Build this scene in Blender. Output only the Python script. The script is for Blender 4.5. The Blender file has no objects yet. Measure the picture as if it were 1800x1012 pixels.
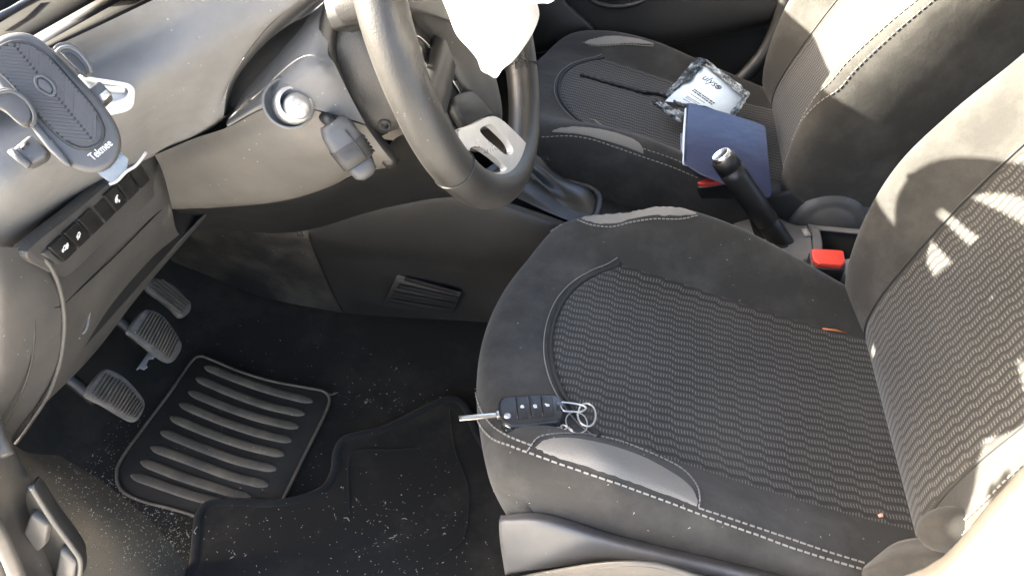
import bpy, bmesh, math, random
from mathutils import Vector as V, Matrix
from mathutils.bvhtree import BVHTree
random.seed(7)
S = bpy.context.scene
COL = S.collection
R = math.radians

# ------------------------------------------------------------------ camera, world, sun, exposure
FPX = 1294.88
ROT = ((0.9819360, 0.1834462, 0.0463587), (0.1543944, -0.6351863, -0.7567699), (-0.1093801, 0.7502572, -0.6520354))
CAM = V((0.107899, -0.727531, 1.029166))
camd = bpy.data.cameras.new('camera'); cam = bpy.data.objects.new('camera', camd); COL.objects.link(cam)
m = Matrix(((ROT[0][0], -ROT[1][0], -ROT[2][0]), (ROT[0][1], -ROT[1][1], -ROT[2][1]), (ROT[0][2], -ROT[1][2], -ROT[2][2]))).to_4x4()
m.translation = CAM; cam.matrix_world = m
camd.sensor_width = 36; camd.lens = 36 * FPX / 1800; camd.clip_start = .01; camd.clip_end = 500
S.camera = cam
SUN = V((1, .08, -.43)).normalized()          # the way the sunlight travels: in over the bonnet, through the windscreen
w = bpy.data.worlds.new('World'); S.world = w; w.use_nodes = True
nt = w.node_tree; sk = nt.nodes.new('ShaderNodeTexSky'); sk.sky_type = 'NISHITA'; sk.sun_disc = False
sk.sun_elevation = math.asin(-SUN.z); sk.sun_rotation = math.atan2(-SUN.x, -SUN.y)
sk.dust_density = 5.0; sk.air_density = .8; sk.ozone_density = .5
bg = nt.nodes['Background']; bg.inputs[1].default_value = .11; nt.links.new(sk.outputs[0], bg.inputs[0])
sl = bpy.data.lights.new('sun', 'SUN'); sl.energy = 5; sl.angle = R(.6); sl.color = (1, .93, .80)
so = bpy.data.objects.new('sun', sl); COL.objects.link(so); so.rotation_euler = SUN.to_track_quat('-Z', 'Y').to_euler(); so.location = (-3, 0, 4)
vs = S.view_settings; vs.view_transform = 'Standard'; vs.look = 'None'; vs.exposure = 3.9; vs.gamma = 1; vs.use_curve_mapping = False

# ------------------------------------------------------------------ helpers
def ray(u, v):
    c = (u - 900, v - 506, FPX)
    return V([sum(ROT[k][i] * c[k] for k in range(3)) for i in range(3)])
def P(u, v, y=None, x=None, z=None):
    """point of the cabin seen at a photo pixel, on the plane y= / x= / z= it lies in"""
    d = ray(u, v)
    i, val = (1, y) if y is not None else ((0, x) if x is not None else (2, z))
    return CAM + d * ((val - CAM[i]) / d[i])
def PP(u, v, o, n):
    d = ray(u, v); return CAM + d * ((o - CAM).dot(n) / d.dot(n))
def cr(p, t):
    """Catmull-Rom through list p, t in 0..len-1"""
    n = len(p) - 1; i = min(max(int(t), 0), n - 1); f = t - i
    b, c = p[i], p[i + 1]
    a = p[i - 1] if i > 0 else b * 2 - c
    d = p[i + 2] if i + 2 <= n else c * 2 - b
    return b + ((c - a) + ((a * 2 - b * 5 + c * 4 - d) + (b * 3 - a - c * 3 + d) * f) * f) * (f * .5)
def spl(p, n, closed=False):
    p = [q.copy() if hasattr(q, 'copy') else q for q in p]
    if closed:
        k = len(p); q = [p[-2], p[-1]] + p + [p[0], p[1]]
        return [cr(q, 2 + k * i / n) for i in range(n)]
    return [cr(p, (len(p) - 1) * i / (n - 1)) for i in range(n)]
def surf(rows, nu, nv):
    r2 = [spl(r, nv) for r in rows]
    return [list(z) for z in zip(*[spl([r[j] for r in r2], nu) for j in range(nv)])]
def link(name, me, mat, parent=None):
    o = bpy.data.objects.new(name, me); COL.objects.link(o)
    if mat: me.materials.append(mat)
    if parent:
        o.parent = parent; o.matrix_parent_inverse = Matrix.Translation(-parent.location)
    return o
def mk(name, vs_, fs, mat, parent=None, smooth=True, face_cam=False, uv=None):
    me = bpy.data.meshes.new(name); me.from_pydata([tuple(v) for v in vs_], [], fs); me.update()
    if uv:
        l = me.uv_layers.new(name='UVMap')
        for lp in me.loops: l.data[lp.index].uv = uv[lp.vertex_index]
    if face_cam:
        if sum((CAM - p.center).normalized().dot(p.normal) * p.area for p in me.polygons) < 0: me.flip_normals()
    if smooth: me.polygons.foreach_set('use_smooth', [True] * len(me.polygons))
    return link(name, me, mat, parent)
def grid(name, pts, mat, parent=None, thick=0, uv=None, closed=False, smooth=True):
    nu, nv = len(pts), len(pts[0]); vs_ = [p for r in pts for p in r]; fs = []
    for i in range(nu - 1):
        for j in range(nv - (0 if closed else 1)):
            k = (j + 1) % nv
            fs.append((i * nv + j, i * nv + k, (i + 1) * nv + k, (i + 1) * nv + j))
    o = mk(name, vs_, fs, mat, parent, smooth, not closed, uv=[u for r in uv for u in r] if uv else None)
    if thick:
        s = o.modifiers.new('thickness', 'SOLIDIFY'); s.thickness = thick; s.offset = -1
    return o
def patch(name, rows, mat, parent=None, nu=40, nv=40, thick=.003):
    return grid(name, surf(rows, nu, nv), mat, parent, thick)
def tube(name, pts, r, mat, parent=None, seg=12, closed=False, up=None, flat=1.0, caps=True):
    n = len(pts); rs = r if isinstance(r, list) else [r] * n; vs_ = []; fs = []; prev = up
    for i, p in enumerate(pts):
        t = (pts[(i + 1) % n] - pts[i - 1]) if closed else (pts[min(i + 1, n - 1)] - pts[max(i - 1, 0)])
        t = t.normalized() if t.length > 1e-9 else V((0, 0, 1))
        if prev is None: prev = t.orthogonal()
        a = (prev - t * prev.dot(t)).normalized(); b = t.cross(a)
        if up is None: prev = a
        for k in range(seg):
            g = 2 * math.pi * k / seg; vs_.append(p + (a * math.cos(g) + b * math.sin(g) * flat) * rs[i])
    for i in range(n if closed else n - 1):
        j = (i + 1) % n
        for k in range(seg):
            l = (k + 1) % seg; fs.append((i * seg + k, i * seg + l, j * seg + l, j * seg + k))
    if not closed and caps: fs += [tuple(range(seg))[::-1], tuple((n - 1) * seg + k for k in range(seg))]
    return mk(name, vs_, fs, mat, parent)
def bevel(o, w=.002, seg=2, ang=35):
    b = o.modifiers.new('bevel', 'BEVEL'); b.width = w; b.segments = seg; b.limit_method = 'ANGLE'; b.angle_limit = R(ang); return o
def prism(name, pts, dep, mat, parent=None, bv=.002, smooth=True):
    """outline pts (planar), given depth vector dep"""
    n = len(pts); nrm = sum(((pts[i] - pts[0]).cross(pts[i + 1] - pts[0]) for i in range(1, n - 1)), V((0, 0, 0)))
    if nrm.dot(dep) > 0: pts = pts[::-1]
    vs_ = list(pts) + [p + dep for p in pts]
    fs = [tuple(range(n)), tuple(range(2 * n - 1, n - 1, -1))] + [((i + 1) % n, i, i + n, (i + 1) % n + n) for i in range(n)]
    o = mk(name, vs_, fs, mat, parent, smooth)
    if bv: bevel(o, bv)
    return o
def box(name, c, ex, ey, ez, mat, parent=None, bv=.003):
    return prism(name, [c - ex - ey - ez, c + ex - ey - ez, c + ex + ey - ez, c - ex + ey - ez], ez * 2, mat, parent, bv)
def ring(c, a, b, n=32): return [c + a * math.cos(2 * math.pi * i / n) + b * math.sin(2 * math.pi * i / n) for i in range(n)]
def lathe(name, c, axis, prof, mat, parent=None, seg=32):
    """prof: list of (radius, height along axis)"""
    a = axis.orthogonal().normalized(); b = axis.cross(a).normalized()
    pts = [ring(c + axis * h, a * r, b * r, seg) for r, h in prof]
    o = grid(name, pts, mat, parent, closed=True)
    me = o.data; bm = bmesh.new(); bm.from_mesh(me); bmesh.ops.recalc_face_normals(bm, faces=bm.faces); bm.to_mesh(me); bm.free()
    return o
def join_boxes(name, items, mat, parent=None, kind=None):
    """items: (centre, ex, ey, ez) half vectors -> ONE mesh"""
    vs_, fs = [], []
    for c, ex, ey, ez in items:
        k = len(vs_)
        for sz in (-1, 1):
            for sx, sy in ((-1, -1), (1, -1), (1, 1), (-1, 1)): vs_.append(c + ex * sx + ey * sy + ez * sz)
        fs += [tuple(k + i for i in f) for f in ((3, 2, 1, 0), (4, 5, 6, 7), (0, 1, 5, 4), (1, 2, 6, 5), (2, 3, 7, 6), (3, 0, 4, 7))]
    o = mk(name, vs_, fs, mat, parent, smooth=False)
    if kind: o['kind'] = kind
    return o
def thing(name, label, cat, loc=(0, 0, 0), group=None):
    o = bpy.data.objects.new(name, None); COL.objects.link(o); o.location = loc; o.empty_display_size = .05
    return tag(o, label, cat, group)
def tag(o, label, cat, group=None):
    o['label'] = label; o['category'] = cat
    if group: o['group'] = group
    return o
def struct(o): o['kind'] = 'structure'; return o
def text(name, s, o, ex, ey, mat, parent, size=1.0):
    cu = bpy.data.curves.new(name, 'FONT'); cu.body = s; cu.size = size; cu.extrude = .0002 / max(ey.length, 1e-6); cu.align_x = 'CENTER'; cu.align_y = 'CENTER'; cu.resolution_u = 3
    t = bpy.data.objects.new(name, cu); COL.objects.link(t)
    dg = bpy.context.evaluated_depsgraph_get(); me = bpy.data.meshes.new_from_object(t.evaluated_get(dg)); bpy.data.objects.remove(t)
    ez = ex.cross(ey).normalized() * ey.length
    M = Matrix(((ex.x, ey.x, ez.x, o.x), (ex.y, ey.y, ez.y, o.y), (ex.z, ey.z, ez.z, o.z), (0, 0, 0, 1)))
    me.transform(M); me.materials.clear(); return link(name, me, mat, parent)

# ------------------------------------------------------------------ materials
class N:
    def __init__(s, name):
        s.m = bpy.data.materials.new(name); s.m.use_nodes = True; s.t = s.m.node_tree; s.b = s.t.nodes['Principled BSDF']; s.co = None
    def n(s, typ, **k):
        x = s.t.nodes.new('ShaderNode' + typ)
        for a, v in k.items(): setattr(x, a, v)
        return x
    def l(s, a, b): s.t.links.new(a, b)
    def obj(s):
        if not s.co: s.co = s.n('TexCoord').outputs['Object']
        return s.co
    def noise(s, scale, detail=4, rough=.6, vec=None, stretch=None):
        x = s.n('TexNoise'); x.inputs['Scale'].default_value = scale; x.inputs['Detail'].default_value = detail; x.inputs['Roughness'].default_value = rough
        v = vec or s.obj()
        if stretch:
            mp = s.n('Mapping'); mp.inputs['Scale'].default_value = stretch; s.l(v, mp.inputs[0]); v = mp.outputs[0]
        s.l(v, x.inputs['Vector']); return x.outputs['Fac']
    def ramp(s, fac, stops):
        r = s.n('ValToRGB'); e = r.color_ramp.elements
        while len(e) < len(stops): e.new(.5)
        for i, (p, c) in enumerate(stops):
            e[i].position = p; e[i].color = (*c, 1) if isinstance(c, tuple) else (c, c, c, 1)
        s.l(fac, r.inputs[0]); return r.outputs[0]
    def mix(s, fac, a, b, mode='MIX'):
        x = s.n('Mix', data_type='RGBA', blend_type=mode)
        for i, v in ((0, fac), (6, a), (7, b)):
            if hasattr(v, 'is_linked'): s.l(v, x.inputs[i])
            elif i == 0: x.inputs[0].default_value = v
            else: x.inputs[i].default_value = (*v, 1) if isinstance(v, tuple) else (v, v, v, 1)
        return x.outputs[2]
    def math(s, op, a, b=0, c=0):
        x = s.n('Math', operation=op)
        for i, v in enumerate((a, b, c)):
            if hasattr(v, 'is_linked'): s.l(v, x.inputs[i])
            else: x.inputs[i].default_value = v
        return x.outputs[0]
    def bump(s, h, strength, dist=.001):
        x = s.n('Bump'); x.inputs['Strength'].default_value = strength; x.inputs['Distance'].default_value = dist
        s.l(h, x.inputs['Height'])
        pn = s.b.inputs['Normal']
        if pn.is_linked: s.l(pn.links[0].from_socket, x.inputs['Normal'])
        s.l(x.outputs[0], pn)
    def col(s, c): 
        if hasattr(c, 'is_linked'): s.l(c, s.b.inputs['Base Color'])
        else: s.b.inputs['Base Color'].default_value = (*c, 1)
    def set(s, **k):
        for a, v in k.items():
            i = s.b.inputs[a.replace('_', ' ')]
            if hasattr(v, 'is_linked'): s.l(v, i)
            else: i.default_value = v
def plastic(name, c, rough=.5, grain=900, gs=.25, dust=.25, dustc=(.16, .15, .135), big=7, spec=.5):
    """moulded interior plastic: leather grain, hand grease, dust"""
    a = N(name); d = a.ramp(a.noise(big, 6, .65), [(.42, 0.0), (.72, 1.0)])
    dd = a.math('MULTIPLY', d, dust)
    v = a.noise(60, 3); c2 = a.mix(v, tuple(x * .85 for x in c), tuple(x * 1.15 for x in c))
    vs2 = a.n('TexVoronoi'); vs2.inputs['Scale'].default_value = 120; a.l(a.obj(), vs2.inputs['Vector'])
    spk = a.math('MULTIPLY', a.math('LESS_THAN', vs2.outputs['Distance'], .085), a.math('GREATER_THAN', a.noise(23, 2), .56))
    a.col(a.mix(a.math('MULTIPLY', spk, min(1, dust * 2.2)), a.mix(dd, c2, dustc), tuple(min(.6, x * 2.5) for x in dustc)))
    a.set(Roughness=a.math('MULTIPLY_ADD', a.noise(11, 4), .25, rough - .12), Specular_IOR_Level=spec)
    vo = a.n('TexVoronoi'); vo.inputs['Scale'].default_value = grain; a.l(a.obj(), vo.inputs['Vector'])
    a.bump(vo.outputs['Distance'], gs, .0004)
    return a.m
def fabric(name, c, dust=.3, dustc=(.17, .165, .15), fine=1600, big=9, sheen=.12):
    a = N(name); d = a.ramp(a.noise(big, 7, .68), [(.45, 0.0), (.75, 1.0)])
    w_ = a.noise(fine, 2, .7); c2 = a.mix(w_, tuple(x * .6 for x in c), tuple(x * 1.45 for x in c))
    sp = a.ramp(a.noise(240, 2), [(.74, 0.0), (.80, .5)])
    a.col(a.mix(a.math('ADD', a.math('MULTIPLY', d, dust), a.math('MULTIPLY', sp, .25)), c2, dustc))
    a.set(Roughness=.95, Specular_IOR_Level=.15, Sheen_Weight=sheen, Sheen_Roughness=.5)
    a.bump(w_, .35, .0006); a.bump(a.noise(35, 4), .25, .004)
    return a.m
def knit(name):
    """seat centre cloth: wavy ribs carrying rows of pale ticks; uv is in metres, u along the seat"""
    a = N(name); uv = a.n('TexCoord').outputs['UV']; sp = a.n('SeparateXYZ'); a.l(uv, sp.inputs[0]); u, v = sp.outputs[0], sp.outputs[1]
    ph = a.math('FRACT', a.math('DIVIDE', a.math('ADD', u, a.math('MULTIPLY', a.noise(7, 2), .012)), .029))
    z = a.math('SMOOTH_MIN', a.math('MULTIPLY', ph, .0044), a.math('MULTIPLY', a.math('SUBTRACT', 1.0, ph), .015), .001)
    v2 = a.math('SUBTRACT', v, z)
    r = a.math('FRACT', a.math('DIVIDE', v2, .0118))
    band = a.math('SUBTRACT', 1.0, a.math('MULTIPLY', a.math('ABSOLUTE', a.math('SUBTRACT', r, .5)), 2.0))   # 1 mid rib
    t = a.math('FRACT', a.math('DIVIDE', u, .0039))
    tick = a.math('MULTIPLY', a.math('GREATER_THAN', band, .52), a.math('LESS_THAN', t, .36))
    dusty = a.ramp(a.noise(6, 6, .65), [(.42, 0.0), (.78, 1.0)])
    fine = a.noise(1500, 2)
    base = a.mix(fine, (.020, .0192, .0178), (.042, .040, .0365))
    base = a.mix(a.math('MULTIPLY', dusty, .25), base, (.12, .115, .10))
    base = a.mix(a.math('MULTIPLY', a.math('LESS_THAN', band, .34), .42), base, (.009, .0086, .008))
    tc = a.mix(a.noise(170, 3), (.050, .049, .045), (.150, .146, .135))
    a.col(a.mix(tick, base, tc))
    a.set(Roughness=.95, Specular_IOR_Level=.12, Sheen_Weight=.2)
    h = a.math('ADD', a.math('SMOOTH_MIN', band, .7, .3), a.math('MULTIPLY', tick, .35))
    a.bump(h, .55, .0014); a.bump(fine, .3, .0005)
    return a.m
def simple(name, c, rough=.4, metal=0, grit=0.0, **k):
    a = N(name); v = a.noise(45, 4); a.col(a.mix(v, tuple(x * .82 for x in c), tuple(min(1, x * 1.12) for x in c)))
    a.set(Roughness=a.math('MULTIPLY_ADD', a.noise(30, 4), .25, max(.02, rough - .12)), Metallic=metal, **k)
    if grit: a.bump(a.noise(700, 3), grit, .0004)
    return a.m
M = dict(
    dash=plastic('soft dash skin', (.150, .150, .149), .80, 1100, .22, .22, spec=.22),
    low=plastic('lower dash plastic', (.060, .058, .055), .42, 1000, .15, .30, big=5),
    dark=plastic('dark trim plastic', (.0095, .0092, .009), .55, 900, .3, .08, (.11, .10, .09)),
    black=plastic('black plastic', (.012, .012, .012), .42, 900, .2, .10, (.10, .095, .085)),
    gloss=simple('glossy black plastic', (.012, .012, .012), .18),
    leather=plastic('worn black wheel leather', (.0155, .015, .0145), .46, 620, .28, .10, (.15, .14, .12), 16),
    hub=plastic('wheel hub skin', (.025, .0248, .0245), .5, 800, .35, .2),
    fab=fabric('charcoal seat cloth', (.0315, .0305, .028), .24),
    side=fabric('charcoal side cloth', (.031, .029, .026), .22, (.12, .105, .09)),
    grey=fabric('pale grey seat patch', (.185, .176, .158), .35, (.24, .225, .20), 900, 14),
    thread=simple('pale thread', (.22, .21, .19), .8),
    knit=knit('tick weave seat cloth'),
    pipe=simple('dark piping', (.018, .018, .017), .7, grit=.3),
    trim=plastic('grey seat base plastic', (.058, .059, .062), .45, 1200, .15, .30, (.12, .12, .12)),
    sill=plastic('brown grey sill plastic', (.046, .042, .037), .45, 1000, .2, .35),
    pillar=plastic('light pillar trim', (.15, .138, .118), .6, 900, .2, .1, (.2, .185, .16)),
    chrome=simple('satin chrome', (.78, .77, .74), .26, 1.0),
    steel=simple('steel', (.62, .60, .57), .3, 1.0),
    brass=simple('key blade steel', (.66, .60, .50), .3, 1.0),
    white=simple('white print', (.75, .75, .73), .6),
    red=simple('red buckle button', (.62, .055, .035), .38),
    silver=simple('silver paint', (.60, .59, .57), .32, .75),
    rubber=plastic('dusty pedal rubber', (.085, .078, .070), .75, 500, .4, .6, (.26, .235, .20), 30),
)
def carpet(name, c, dust):
    a = N(name); f = a.noise(900, 3, .8); d = a.ramp(a.noise(5, 7, .7), [(.48, 0.0), (.78, 1.0)])
    fl = a.ramp(a.noise(420, 3, .8), [(.62, 0.0), (.74, 1.0)])
    base = a.mix(f, tuple(x * .45 for x in c), tuple(x * 1.7 for x in c))
    base = a.mix(a.math('MULTIPLY', fl, .10), base, (.2, .18, .15))
    a.col(a.mix(a.math('MULTIPLY', d, dust), base, (.11, .092, .070)))
    a.set(Roughness=1.0, Specular_IOR_Level=.05); a.bump(f, .7, .0025); return a.m
M['carpet'] = carpet('black carpet', (.030, .0275, .0240), .45)
M['mat'] = carpet('black floor mat pile', (.025, .0230, .0205), .45)
M['dirt'] = carpet('dirty side carpet', (.075, .066, .053), .8)
M['heel'] = plastic('dusty heel pad rubber', (.019, .0170, .0145), .6, 700, .25, .30, (.075, .060, .044), 9)
M['rib'] = plastic('scuffed heel pad rib', (.085, .070, .052), .75, 700, .3, .7, (.20, .155, .105), 22)
M['crumb'] = simple('pale crumbs', (.30, .265, .21), .9)
M['paving'] = plastic('pale sunlit paving', (.46, .43, .385), .9, 60, .3, .3, (.53, .50, .45), 2)
M['headliner'] = simple('grey headliner', (.34, .33, .31), .95)
M['paint'] = simple('grey car paint', (.30, .30, .30), .35)

# ------------------------------------------------------------------ setting: paving outside, cabin floor, body shell
pg = bpy.data.meshes.new('paving'); pg.from_pydata([(-40, -40, -.32), (40, -40, -.32), (40, 40, -.32), (-40, 40, -.32)], [], [(0, 1, 2, 3)])
struct(link('paving', pg, M['paving']))

fl_rows = [[V((x, y, z)) for y in (-.40, -.30, -.1, .1, .25, .5, .8, 1.0)] for x, z in ((-.98, .36), (-.86, .22), (-.74, .06), (-.64, .0), (-.3, -.006), (.1, -.006), (.5, 0.0), (1.3, 0.0))]
struct(patch('floor', fl_rows, M['carpet'], None, 60, 40, .01))

shell = thing('hatchback_car', 'grey car whose roof, pillars and bonnet enclose the cabin', 'car', (0, 0, -.3))
roof = [[V((x, y, z - .09 * ((y - .34) / .66) ** 2)) for y in (-.32, -.1, .34, .78, 1.0)] for x, z in ((-.22, 1.06), (.0, 1.12), (.4, 1.165), (1.0, 1.15), (1.7, 1.02))]
patch('roof', roof, M['headliner'], shell, 16, 14, .03)
for yy in (-.36, 1.04):
    tube('pillar', spl([V((-1.0, yy + (-.08 if yy < 0 else .02), .72)), V((-.6, yy + (-.07 if yy < 0 else .02), .89)), V((-.22, yy + (-.04 if yy < 0 else -.0), 1.05))], 12), .035, M['pillar'], shell, 12)
bon = [[V((x, y, z - .05 * ((y - .34) / .7) ** 2)) for y in (-.42, 0, .34, .7, 1.1)] for x, z in ((-1.9, .42), (-1.6, .56), (-1.2, .66), (-.98, .70))]
patch('bonnet', bon, M['paint'], shell, 12, 12, .02)
prism('firewall', [V((-1.0, -.44, -.1)), V((-1.0, 1.12, -.1)), V((-1.0, 1.12, .72)), V((-1.0, -.44, .72))], V((-.03, 0, 0)), M['black'], shell)
prism('rear_wall', [V((1.75, -.5, -.1)), V((1.75, 1.15, -.1)), V((1.75, 1.15, .8)), V((1.75, -.5, .8))], V((.03, 0, 0)), M['dark'], shell)
prism('side_wall', [V((.62, 1.08, -.1)), V((1.75, 1.08, -.1)), V((1.75, 1.08, .62)), V((.62, 1.08, .62))], V((0, .03, 0)), M['dark'], shell)
prism('side_wall', [V((.75, -.44, -.1)), V((1.75, -.44, -.1)), V((1.75, -.44, .62)), V((.75, -.44, .62))], V((0, -.03, 0)), M['dark'], shell)
prism('side_wall', [V((-1.0, 1.04, -.1)), V((.62, 1.04, -.1)), V((.62, 1.04, .55)), V((-1.0, 1.04, .70))], V((0, .03, 0)), M['dark'], shell)
prism('door_sill', [V((-.95, -.42, -.2)), V((1.0, -.42, -.2)), V((1.0, -.42, .04)), V((-.95, -.42, .04))], V((0, -.10, 0)), M['sill'], shell, .02)

# ------------------------------------------------------------------ seats
def lerp_rows(st, t):
    n = len(st) - 1; i = min(max(int(t), 0), n - 1); f = t - i
    a = st[max(i - 1, 0)]; b = st[i]; c = st[i + 1]; d = st[min(i + 2, n)]
    return [y + .5 * f * ((z - x) + f * ((2 * x - 5 * y + 4 * z - w_) + f * (3 * (y - z) + w_ - x))) for x, y, z, w_ in zip(a, b, c, d)]
TK = (0, .25, .45, .58, .68, .78, .85, .91, .96, 1.0)
def tk(t, tab):
    for i in range(len(TK) - 1):
        if t <= TK[i + 1] or i == len(TK) - 2:
            f = (t - TK[i]) / (TK[i + 1] - TK[i]); r = [[q] for q in tab]
            return lerp_rows(r, i + min(max(f, 0), 1))[0]
class Shell:
    """one upholstered body: stations (x, z, near bolster, far bolster, front bow, side drop), profile across"""
    YL = (0, .07, .125, .155, .180, .208, .230, .246, .253, .255)
    HH = (0, 0, 0, .08, .45, .9, 1, .72, .3, 0)
    DD = (0, 0, 0, 0, 0, 0, 0, .08, .38, 1)
    YB = (0, .07, .125, .155, .180, .208, .232, .249, .250, .236)
    def __init__(s, st, y0, dx=0, sgn=1, ns=150, nb=121, wide=1.0, back=False):
        if back: s.YL = s.YB
        s.st, s.y0, s.dx, s.sgn, s.wide = st, y0, dx, sgn, wide
        s.ns, s.nb = ns, nb; s.T = len(st) - 1
        s.g = [[s.pt(s.T * i / (ns - 1), -1 + 2 * j / (nb - 1)) for j in range(nb)] for i in range(ns)]
        vs_ = [p for r in s.g for p in r]
        s.bvh = BVHTree.FromPolygons(vs_, [(i * nb + j, i * nb + j + 1, (i + 1) * nb + j + 1, (i + 1) * nb + j) for i in range(ns - 1) for j in range(nb - 1)])
    def pt(s, t, b, off=0.0):
        q = lerp_rows(s.st, t); e = .02
        q1 = lerp_rows(s.st, min(t + e, s.T)); q0 = lerp_rows(s.st, max(t - e, 0))
        tx, tz = q1[0] - q0[0], q1[1] - q0[1]; l = math.hypot(tx, tz) or 1
        nx, nz = -tz / l * s.sgn, tx / l * s.sgn
        a = abs(b); H = q[2] if b < 0 else q[3]
        yl = tk(a, s.YL) * s.wide * (1 if b > 0 else -1)
        h = H * tk(a, s.HH) - q[5] * tk(a, s.DD)
        return V((q[0] + s.dx + nx * h + 1.15 * yl * yl * q[4], s.y0 + yl, q[1] + nz * h))
    def nrm(s, t, b):
        a = s.pt(min(t + .03, s.T), b) - s.pt(max(t - .03, 0), b); c = s.pt(t, min(b + .01, 1)) - s.pt(t, max(b - .01, -1))
        return a.cross(c).normalized() if s.sgn > 0 else a.cross(c).normalized()
    def at(s, t, b, off): return s.pt(t, b) + s.nrm(t, b) * off
    def hit(s, u, v):
        d = ray(u, v).normalized(); p, n, i, _ = s.bvh.ray_cast(CAM, d)
        if p is None: return None
        if n.dot(d) > 0: n = -n
        k, j = divmod(i, s.nb - 1)
        A, B, D = s.g[k][j], s.g[k][j + 1], s.g[k + 1][j]
        fb = min(max((p - A).dot(B - A) / (B - A).length_squared, 0), 1); ft = min(max((p - A).dot(D - A) / (D - A).length_squared, 0), 1)
        return p, n, s.T * (k + ft) / (s.ns - 1), -1 + 2 * (j + fb) / (s.nb - 1)
    def body(s, name, mat, root): return grid(name, s.g, mat, root)
    def insert(s, name, mat, root, t0, t1, bmax, n=70, mrows=45, arc=0.0, off=.0025, bmin=None):
        pts, uvs = [], []
        for i in range(n):
            r, q = [], []
            for j in range(mrows):
                wv = -1 + 2 * j / (mrows - 1); ts = t0 + arc * abs(wv) ** 2.6
                t = ts + (t1 - ts) * i / (n - 1); b = wv * (bmax if wv > 0 or not bmin else bmin(i / (n - 1)))
                edge = min(1, i / 1.5, j / 1.2, (mrows - 1 - j) / 1.2)
                r.append(s.at(t, b, off * (edge * 1.5 - .5)))
            pts.append(r)
        mid = mrows // 2; acc = [0]
        for i in range(1, n): acc.append(acc[-1] + (pts[i][mid] - pts[i - 1][mid]).length)
        for i in range(n): uvs.append([(acc[i] + (pts[0][j].x - pts[0][mid].x) * (1 - i / (n - 1)), s.pt(0, 0).y * 0 + (pts[i][j].y - s.y0)) for j in range(mrows)])
        return grid(name, pts, mat, root, uv=uvs)
    def patch(s, name, top, bot, mat, root, n=40, mm=10, off=.0014):
        """patch bounded by two pixel polylines running the same way, laid on the cloth"""
        A = [s.hit(*p) for p in spl([V((*p, 0)).xy for p in top], n)] if False else [next((h for h in (s.hit(p.x, p.y + dv) for dv in range(0, 20, 2)) if h), None) for p in spl([V((q[0], q[1], 0)) for q in top], n)]
        B = [next((h for h in (s.hit(p.x, p.y + dv) for dv in range(0, 24, 2)) if h), None) for p in spl([V((q[0], q[1], 0)) for q in bot], n)]
        rows = []
        for a, b in zip(A, B):
            if not a or not b: continue
            rows.append([s.at(a[2] + (b[2] - a[2]) * k / (mm - 1), a[3] + (b[3] - a[3]) * k / (mm - 1), off if 0 < k < mm - 1 else off * .2) for k in range(mm)])
        if len(rows) > 3: return grid(name, rows, mat, root)
    def stitch(s, name, px, root, step=.0085, ln=.0058, wd=.0011, off=.0012, mat=None, n=240):
        return dashes(name, [h for h in (s.hit(p.x, p.y) for p in spl([V((q[0], q[1], 0)) for q in px], n)) if h], root, step, ln, wd, off, mat)
    def stitch_tb(s, name, tb, root, **k):
        pts = spl([V((t, b, 0)) for t, b in tb], 200)
        return dashes(name, [(s.pt(p.x, p.y), s.nrm(p.x, p.y)) for p in pts], root, k.get('step', .0085), k.get('ln', .0058), k.get('wd', .0011), k.get('off', .0012), None)
    def welt(s, name, tb, r, mat, root, sink=.3):
        pts = spl([V((t, b, 0)) for t, b in tb], 90)
        return tube(name, [s.at(p.x, p.y, r * sink) for p in pts], r, mat, root, 8)
def dashes(name, hs, root, step, ln, wd, off, mat=None):
    items = []; acc = 0; nxt = 0
    for i in range(1, len(hs)):
        p0, p1 = hs[i - 1][0], hs[i][0]; d = p1 - p0; L = d.length
        if L > .06: acc = 0; nxt = 0; continue
        while nxt <= acc + L and L > 0:
            q = p0 + d * ((nxt - acc) / L); t = d.normalized(); nn = hs[i][1]; sd = nn.cross(t).normalized()
            items.append((q + nn * off, t * ln * .5 * random.uniform(.85, 1.1), sd * wd * .6, nn * .0007)); nxt += step
        acc += L
    if items: return join_boxes(name, items, mat or M['thread'], root)

def cushion_st(near, far):
    base = ((.050, .20), (.004, .255), (-.026, .315), (-.020, .350), (.015, .366), (.08, .361), (.15, .348), (.24, .331), (.34, .311), (.44, .296), (.53, .287), (.60, .283))
    bow = (1, 1, 1, 1, 1, .8, .5, .25, .1, 0, 0, 0); D = (.03, .04, .05, .07, .085, .09, .09, .085, .075, .065, .06, .05)
    return [(x, z, n, f, b, d) for (x, z), n, f, b, d in zip(base, near, far, bow, D)]
def back_st(H, lean=0.0, dx=0.0, HN=None):
    base = ((.62, .25), (.555, .262), (.518, .285), (.506, .32), (.510, .37), (.527, .44), (.550, .52), (.576, .60), (.606, .68), (.64, .77), (.67, .84), (.70, .875), (.75, .875))
    D = (.05, .10, .13, .15, .15, .15, .15, .15, .14, .12, .08, .04, .02)
    return [(x + dx + lean * (z - .3), z, hn, h, 0, d) for (x, z), h, hn, d in zip(base, H, HN or H, D)]

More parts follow.
